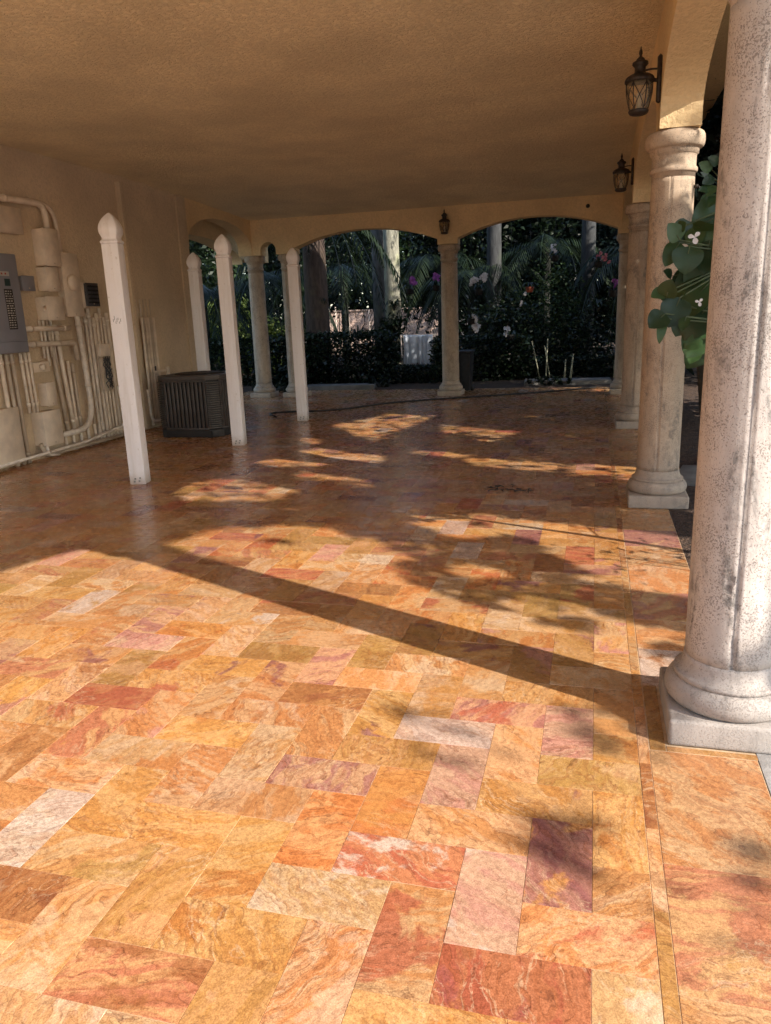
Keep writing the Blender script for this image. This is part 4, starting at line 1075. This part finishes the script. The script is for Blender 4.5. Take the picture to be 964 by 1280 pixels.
# garden wall with stakes
t = thing('garden_wall', 'low pinkish sunlit block wall far beyond the wide left arch', 'wall', (-8.5, 30.5, 0))
MB().box(-2.4, 2.9, 0, 0.25, 0, 1.74).build('wall_face', M['gwall'], t, 0.01)
MB().box(-2.45, 2.95, -0.04, 0.29, 1.741, 1.80).build('coping', M['gwall'], t, 0.01)
for k, x in enumerate((-11.9, -11.55, -11.2, -10.95, -10.6, -10.1, -9.5, -8.7)):
    o = MB().tube([(x, 30.2, 0.0), (x + rnd.uniform(-.08, .08), 30.2, rnd.uniform(1.5, 2.0))], 0.028, 7).build('pale_stake', M['stake'])
    if x < -10.9: bpy.data.objects.remove(o); continue
    tag(o, 'thin pale upright stake against the sunlit garden wall', 'stake', 'stakes along the garden wall')
# trunks and palms
palm('royal_palm', 'pale grey-green palm trunk, thickest and brightest in the wide left arch', (-5.15, 20.2, 0), 6.2, 0.185, 14, 3.0, M['bark_pale'], 1, (0.6, 1.6), (1.2, 2.4), 'palms beyond the far arches')
palm('royal_palm', 'dark grey palm trunk just left of the brightest one', (-5.62, 20.6, 0), 6.6, 0.155, 14, 2.8, M['bark_grey'], 2, (0.6, 1.6), (1.2, 2.4), 'palms beyond the far arches')
palm('royal_palm', 'dim palm trunk at the left side of the wide right arch', (-2.55, 20.6, 0), 6.4, 0.17, 14, 2.8, M['bark_dim'], 3, (0.6, 1.6), (1.2, 2.4), 'palms beyond the far arches')
palm('royal_palm', 'bluish-grey palm trunk at the right side of the wide right arch', (-0.22, 20.4, 0), 6.4, 0.155, 14, 2.8, M['bark_dim'], 4, (0.6, 1.6), (1.2, 2.4), 'palms beyond the far arches')
palm('old_palm', 'thick brown rough palm trunk right beside the third white post', (-6.55, 18.2, 0), 4.0, 0.26, 18, 2.6, M['bark'], 5, (0.1, 0.8), (1.8, 3.0), 'palms beyond the far arches')
for k, (x, y, h, L, lab) in enumerate(((-8.4, 19.0, 2.6, 2.6, 'drooping palm seen between the condenser posts through the side arch'), (-4.3, 22.5, 3.0, 2.6, 'drooping dark palm behind the two grey trunks'), (-6.9, 21.5, 2.9, 2.4, 'drooping dark palm above the low garden wall'),
                                      (-3.2, 21.0, 2.6, 2.3, 'drooping palm with fronds beside the middle column'), (-1.3, 21.8, 3.2, 2.6, 'drooping palm filling the middle of the wide right arch'), (0.9, 19.8, 2.8, 2.2, 'drooping palm at the right end of the wide right arch'),
                                      (-9.6, 18.2, 2.3, 2.2, 'drooping palm left of the left far corner column'))):
    palm('drooping_palm', lab, (x, y, 0), h, 0.10, 16, L, M['bark_dark'], 20 + k, (0.3, 1.3), (1.6, 3.2), 'drooping palms beyond the far arches', 0.55, 0.016, 34)
# bromeliad-like rosettes on the trunks
def rosette(label, loc, n, L, mat, seed, group=None, w=0.03):
    rr = random.Random(seed); t = thing('bromeliad', label, 'bromeliad', loc, group)
    mb = MB()
    for k in range(n):
        a = rr.uniform(0, 6.28); q = L * rr.uniform(.6, 1.1); d = Vector((math.cos(a), math.sin(a), 0)); e = Vector((-math.sin(a), math.cos(a), 0)) * w
        up = rr.uniform(.2, .9) * q; p = [Vector((0, 0, 0)), d * q * .35 + Vector((0, 0, up * .6)), d * q * .75 + Vector((0, 0, up * .7)), d * q + Vector((0, 0, up * .25))]
        mb.add([p[0] - e * .5, p[1] - e, p[1] + e, p[0] + e * .5], [(0, 1, 2, 3)]); mb.add([p[1] - e, p[2] - e * .7, p[2] + e * .7, p[1] + e], [(0, 1, 2, 3)]); mb.add([p[2] - e * .7, p[3], p[2] + e * .7], [(0, 1, 2)])
    o = mb.build('leaves', M[mat], t, fixn=False); var_attr(o, seed)
    MB().lathe([(-0.08, 0.0), (-0.06, 0.03), (0.02, 0.05), (0.04, 0.0)], n=10).build('root_ball', M['bark_dark'], t)
    return t
rosette('strappy dark plant growing on the brightest palm trunk', (-5.05, 19.9, 1.75), 26, 0.42, 'leaf_gloss', 1, 'bromeliads on the palms')
rosette('spiky plant hanging low on the brightest palm trunk', (-4.95, 19.9, 1.25), 26, 0.45, 'leaf_mid', 2, 'bromeliads on the palms')
rosette('fan of strappy leaves in front of the garden wall', (-6.15, 20.2, 1.0), 30, 0.6, 'leaf_gloss', 3, 'bromeliads on the palms', 0.02)
rosette('rosette hung at the left of the wide right arch', (-1.95, 18.2, 1.3), 24, 0.4, 'leaf_gloss', 4, 'bromeliads on the palms')
rosette('rosette hung beside the far corner column', (0.05, 17.6, 1.55), 24, 0.38, 'leaf_gloss', 5, 'bromeliads on the palms')
# orchids
orchid('spray of purple orchids in the right half of the wide left arch', (-3.84, 16.55, 1.98), 'pet_purple', 14, (0.12, 0.1, 0.42), 1.4, 1)
orchid('mauve-pink orchids touching the left edge of the middle column', (-3.26, 16.5, 2.02), 'pet_purple', 10, (0.12, 0.1, 0.34), 1.3, 2, r=0.045)
orchid('cluster of white orchids high beside the right edge of the middle column', (-2.30, 16.1, 1.9), 'pet_white', 16, (0.16, 0.1, 0.34), 1.4, 3, r=0.055)
orchid('cascade of white orchids low beside the right edge of the middle column', (-2.48, 16.2, 1.32), 'pet_white', 22, (0.18, 0.12, -0.25), 1.9, 4, r=0.055)
orchid('red pot of pale orchids in the middle of the wide right arch', (-1.35, 16.9, 1.92), 'pet_white', 10, (0.25, 0.1, -0.3), 1.4, 5, r=0.03, pot=2)
orchid('branch of small pink flowers at the upper right of the wide right arch', (0.02, 16.2, 2.32), 'pet_pink', 18, (0.28, 0.1, 0.12), 1.0, 6, r=0.038, pot=False)
orchid('lilac orchid hung in front of the far corner column', (0.30, 15.6, 1.75), 'pet_purple', 8, (0.08, 0.08, 0.3), 1.5, 7, r=0.04, pot=False)
orchid('small white orchid in the upper middle of the wide right arch', (-0.85, 17.0, 2.52), 'pet_white', 6, (0.08, 0.08, 0.16), 1.0, 8, r=0.04, pot=False)
orchid('pinkish-white bloom low in the wide right arch', (-1.75, 17.0, 0.95), 'pet_white', 9, (0.16, 0.1, 0.1), 2.4, 9, r=0.05, pot=False)
# background trees
BT = [((-9.5, 25.5, 0), (-9.3, 25.5, 4.3), (2.3, 1.6, 2.4), 'dark tree behind the garden wall, left part of the wide left arch', 'leaf_dark'),
      ((-3.6, 24.5, 0), (-3.7, 24.5, 3.6), (1.9, 1.5, 2.9), 'dark tree behind the middle column', 'leaf_dark'),
      ((-1.2, 23.8, 0), (-1.0, 23.8, 3.0), (2.0, 1.5, 3.0), 'dark tree behind the wide right arch', 'leaf_dark'),
      ((1.9, 23.0, 0), (1.7, 22.9, 3.2), (2.0, 1.6, 3.1), 'dark tree behind the far corner column', 'leaf_teal'),
      ((-13.5, 22.0, 0), (-13.4, 22.0, 3.8), (2.2, 1.8, 2.4), 'dark tree seen through the side arch', 'leaf_dark'),
      ((-6.8, 33.0, 0), (-6.8, 33.0, 4.9), (3.2, 1.8, 3.0), 'tree rising behind the sunlit garden wall', 'leaf_mid'),
      ((-16.5, 29.0, 0), (-16.5, 29.0, 3.6), (3.0, 2.0, 2.6), 'lighter tree far off in the side arch', 'leaf_mid'),
      ((-1.0, 28.5, 0), (-1.0, 28.5, 4.2), (3.2, 1.6, 3.9), 'tall dark tree further back behind the wide right arch', 'leaf_dark'),
      ((3.4, 27.0, 0), (3.4, 27.0, 4.0), (3.0, 1.6, 3.9), 'tall dark tree further back beyond the far right corner', 'leaf_dark'),
      ((4.5, 18.5, 0), (4.2, 18.3, 3.0), (2.0, 1.8, 3.0), 'dark tree outside the far right corner', 'leaf_teal')]
for k, (b, c, r, lab, lm) in enumerate(BT):
    tree('garden_tree', lab, b, c[2], c, r, 125, 62, 0.32, 0.21, M[lm], M['bark_dark'], 0.14, 'dark trees of the far garden', 100 + k)
# side trees close outside the right-hand arches, seen in the slit between the columns
tree('garden_tree', 'dark bluish-green tree filling the slit between the two nearest columns', (2.3, 12.2, 0), 3, (2.3, 12.3, 4.2), (1.0, 2.8, 4.2), 230, 60, 0.30, 0.20, M['leaf_teal'], M['bark_dark'], 0.12, 'dark trees of the far garden', 130)
tree('garden_tree', 'dark tree outside the third column', (2.6, 16.0, 0), 3, (2.8, 16.2, 4.2), (1.3, 1.8, 4.2), 160, 60, 0.28, 0.17, M['leaf_teal'], M['bark_dark'], 0.12, 'dark trees of the far garden', 131)
# far woods
P = np.stack([rng.uniform(-45, 26, 46000), rng.uniform(36, 43, 46000), rng.uniform(0, 1, 46000) ** 0.85 * 10.0], 1)
hz = np.array([7.6 + 1.9 * mnoise.noise((x * 0.21, 3.0, 0)) + 0.8 * mnoise.noise((x * 0.8, 5.0, 0)) for x in P[:, 0]])
P = P[P[:, 2] < hz]
o = leaf_object('woods', P, 0.65, M['leaf_dark'], None, 0.6); kind(o, 'stuff'); o['label'] = 'dark wood closing the view beyond the garden'; o['category'] = 'woods'
# trunk and pot in the slit
t = thing('slim_trunk', 'dark green slim trunk in the slit between the two nearest columns', 'tree trunk', (1.10, 8.1, 0))
MB().tube([(0.02, 0, -0.03), (0.0, 0, 0.5), (-0.03, 0, 1.0), (-0.02, 0, 1.7), (0.05, 0.05, 2.4)], [0.06, 0.075, 0.105, 0.11, 0.05], 12).build('trunk', M['bark_dark'], t)
P, q = clumps((0.12, 0.3, 2.35), (0.35, 0.6, 0.4), 20, 26, 0.12, np.random.default_rng(4))
leaf_object('crown', P, 0.15, M['leaf_teal'], t, 0.6)

# ------------------------------------------------------------------ big-leaved shrub in front of the second column
def broad_leaf(mb, base, tip, nrm, width, curl=0.15):
    base = Vector(base); tip = Vector(tip); d = tip - base; L = d.length; d.normalize()
    nrm = Vector(nrm); nrm = (nrm - d * nrm.dot(d)).normalized(); w = d.cross(nrm)
    n = 10; V = []; F = []
    for i in range(n + 1):
        f = i / n
        ww = width * 0.5 * max(0.015, (1 - f) ** 0.72 * f ** 0.42 / 0.466)
        c = base + d * L * f - nrm * (curl * L * f * f)
        for s in (-1, -0.5, 0, 0.5, 1):
            V.append(c + w * ww * s + nrm * (0.16 * ww * abs(s) + 0.02 * L * math.sin(f * 14 + s * 3) * abs(s)))
    for i in range(n):
        for k in range(4): F.append((i * 5 + k, i * 5 + k + 1, (i + 1) * 5 + k + 1, (i + 1) * 5 + k))
    mb.add(V, F, True)
LEAVES = [((0.69, 5.0, 2.078), (0.521, 4.95, 2.019), 0.280), ((0.433, 4.7, 1.932), (0.375, 4.65, 2.013), 0.111), ((0.439, 4.75, 1.923), (0.361, 4.7, 1.806), 0.123), ((0.485, 4.7, 1.896), (0.462, 4.65, 1.765), 0.182), ((0.601, 4.8, 1.93), (0.565, 4.75, 1.751), 0.155), ((0.635, 4.85, 1.838), (0.514, 4.8, 1.643), 0.251), ((0.371, 4.6, 1.629), (0.382, 4.55, 1.72), 0.129), ((0.446, 4.65, 1.627), (0.391, 4.6, 1.476), 0.180), ((0.371, 4.6, 1.545), (0.287, 4.55, 1.48), 0.139), ((0.364, 4.6, 1.519), (0.341, 4.55, 1.397), 0.059), ((0.616, 4.8, 1.708), (0.46, 4.75, 1.54), 0.207), ((0.63, 4.85, 1.586), (0.489, 4.8, 1.414), 0.230), ((0.479, 4.6, 1.524), (0.454, 4.55, 1.454), 0.069), ((0.635, 4.9, 1.474), (0.518, 4.85, 1.293), 0.221), ((0.369, 4.65, 1.656), (0.299, 4.6, 1.649), 0.100), ((0.418, 4.7, 1.603), (0.469, 4.65, 1.651), 0.111), ((0.661, 4.95, 1.763), (0.605, 4.9, 1.534), 0.181), ((0.592, 5.0, 1.945), (0.65, 4.95, 1.808), 0.194), ((0.695, 5.0, 1.493), (0.615, 4.95, 1.331), 0.194), ((0.702, 5.05, 2.009), (0.558, 5.0, 1.939), 0.239), ((0.43, 4.7, 1.994), (0.448, 4.65, 2.013), 0.071), ((0.66, 5.05, 1.40), (0.56, 5.0, 1.22), 0.20), ((0.60, 5.0, 1.62), (0.52, 4.95, 1.45), 0.19), ((0.68, 5.1, 1.92), (0.60, 5.05, 1.72), 0.2), ((0.56, 4.95, 1.80), (0.49, 4.9, 1.66), 0.15), ((0.66, 5.1, 2.20), (0.60, 5.0, 2.06), 0.17), ((0.52, 4.9, 1.55), (0.455, 4.85, 1.42), 0.16), ((0.70, 5.1, 1.7), (0.62, 5.0, 1.52), 0.2)]
pb = Vector((1.06, 5.02, 0.0))
t = thing('broad_leaved_shrub', 'shrub with big heart-shaped leaves reaching in front of the second column', 'shrub', tuple(pb))
rr = random.Random(77); st = MB(); lv = MB()
hub = [Vector((0, 0, -0.05)), Vector((-0.02, -0.02, 0.7)), Vector((-0.12, -0.05, 1.35)), Vector((-0.22, -0.08, 1.75)), Vector((-0.26, -0.05, 2.05))]
st.tube(hub, [0.03, 0.026, 0.02, 0.014, 0.008], 8)
for (a, b, wd) in LEAVES:
    A = Vector(a) - pb; B2 = Vector(b) - pb
    broad_leaf(lv, A, B2, (rr.uniform(-.5, .2), -1, rr.uniform(0.1, 0.8)), wd * 0.90, rr.uniform(0.08, 0.35))
    h = min(hub, key=lambda q: (q - A).length + abs(q.z - A.z + 0.12)); st.tube([h, (h + A) / 2 + Vector((0, 0, 0.05)), A, A * 0.7 + B2 * 0.3], [0.007, 0.006, 0.004, 0.003], 6)
for a_, b_, w_q in [((0.604, 4.95, 2.314), (0.538, 4.9, 2.344), 0.062), ((0.615, 4.95, 2.271), (0.561, 4.9, 2.244), 0.062), ((0.626, 4.95, 2.229), (0.581, 4.9, 2.18), 0.062), ((0.632, 4.95, 2.341), (0.586, 4.9, 2.373), 0.057), ((0.638, 4.95, 2.173), (0.593, 4.9, 2.124), 0.067), ((0.607, 4.95, 2.214), (0.542, 4.9, 2.212), 0.052), ((0.594, 4.95, 1.811), (0.534, 4.9, 1.863), 0.072), ((0.516, 4.95, 1.523), (0.459, 4.9, 1.502), 0.072), ((0.59, 4.95, 1.313), (0.543, 4.9, 1.261), 0.083), ((0.423, 4.95, 1.752), (0.383, 4.9, 1.784), 0.062)]:
    A = Vector(a_) - pb; B2 = Vector(b_) - pb
    broad_leaf(lv, A, B2, (rr.uniform(-.5, .2), -1, rr.uniform(0.1, 0.8)), w_q, 0.2)
    h = min(hub, key=lambda q: (q - A).length); st.tube([h, (h + A) / 2 + Vector((0, 0, 0.03)), A], [0.005, 0.004, 0.002], 5)
for k in range(16):
    A = Vector((rr.uniform(0.48, 0.68), rr.uniform(4.8, 5.1), rr.uniform(1.38, 2.05))) - pb; L_ = rr.uniform(0.10, 0.17)
    broad_leaf(lv, A, A + Vector((rr.uniform(-1, 0.2), rr.uniform(-.5, .1), rr.uniform(-1, .3))).normalized() * L_, (rr.uniform(-.5, .3), -1, rr.uniform(0, .7)), L_ * 0.85, 0.2)
    h = min(hub, key=lambda q: (q - A).length); st.tube([h, (h + A) / 2 + Vector((0, 0, 0.04)), A], [0.006, 0.005, 0.003], 5)
for k in range(10):                        # the rest of the shrub, mostly behind the near column
    z = rr.uniform(0.9, 2.5); a = rr.uniform(-1.2, 2.2); q = Vector((-0.1 + 0.45 * math.cos(a) * rr.uniform(0.3, 1), 0.1 + 0.5 * math.sin(a), z)); h = min(hub, key=lambda p_: (p_ - q).length)
    d = Vector((rr.uniform(-1, 1), rr.uniform(-.6, 1), rr.uniform(-.8, .3))).normalized() * rr.uniform(0.16, 0.26)
    if (q + d).x + pb.x < 0.62: continue
    broad_leaf(lv, q, q + d, (rr.uniform(-.5, .5), -0.6, 0.8), d.length * 0.8, 0.2); st.tube([h, (h + q) / 2 + Vector((0, 0, 0.04)), q], [0.006, 0.005, 0.003], 5)
st.build('stems', M['stem'], t)
o = lv.build('leaves', M['leaf_broad'], t, fixn=False); var_attr(o, 5, 40)
fw_ = MB()
for c, r_, n_ in (((0.488, 4.52, 1.929), 0.040, 3), ((0.622, 4.66, 1.885), 0.030, 3), ((0.535, 4.55, 1.60), 0.026, 3)):
    petal_flower(fw_, Vector(c) - pb, (-0.2, -1, 0.35), r_, n_)
o = fw_.build('flowers', M['pet_white'], t, fixn=False); var_attr(o, 6)

# ------------------------------------------------------------------ light, sky, camera
w = bpy.data.worlds.new('World'); scene.world = w; w.use_nodes = True
nt = w.node_tree; nt.nodes.clear()
sky = nt.nodes.new('ShaderNodeTexSky'); sky.sky_type = 'NISHITA'; sky.sun_disc = False
EL = math.atan2(SUN.z, 1.0); sky.sun_elevation = EL; sky.sun_rotation = math.atan2(SUN.x, SUN.y)
bg = nt.nodes.new('ShaderNodeBackground'); bg.inputs[1].default_value = 0.15
wo = nt.nodes.new('ShaderNodeOutputWorld'); nt.links.new(sky.outputs[0], bg.inputs[0]); nt.links.new(bg.outputs[0], wo.inputs[0])
ld = bpy.data.lights.new('sun', 'SUN'); ld.energy = 4.0; ld.angle = R(0.53); ld.color = (1.0, 0.91, 0.80)
lo = bpy.data.objects.new('sun', ld); C.objects.link(lo); lo.rotation_euler = (-SUN).to_track_quat('-Z', 'Y').to_euler(); lo.location = (8, -4, 12)

cd = bpy.data.cameras.new('camera'); cam = bpy.data.objects.new('camera', cd); C.objects.link(cam); scene.camera = cam
cd.sensor_fit = 'VERTICAL'; cd.sensor_height = 36.0; cd.lens = 957.0 / 1280.0 * 36.0; cd.clip_start = 0.02; cd.clip_end = 3000
p, r, yw = R(14.5), R(-2.18), R(15.42)
fw = Vector((-math.sin(yw) * math.cos(p), math.cos(yw) * math.cos(p), -math.sin(p)))
rt = Vector((math.cos(yw), math.sin(yw), 0)); up = rt.cross(fw)
rt2 = rt * math.cos(r) + up * math.sin(r); up2 = -rt * math.sin(r) + up * math.cos(r)
cam.matrix_world = Matrix(((rt2.x, up2.x, -fw.x, 0), (rt2.y, up2.y, -fw.y, 0), (rt2.z, up2.z, -fw.z, 1.6), (0, 0, 0, 1)))

scene.render.engine = 'CYCLES'
scene.cycles.max_bounces = 10; scene.cycles.diffuse_bounces = 8; scene.cycles.transparent_max_bounces = 6
scene.cycles.use_denoising = True; scene.cycles.sample_clamp_indirect = 6
vs = scene.view_settings; vs.view_transform = 'Standard'; vs.look = 'None'; vs.exposure = 1.2; vs.gamma = 1.0; vs.use_curve_mapping = False
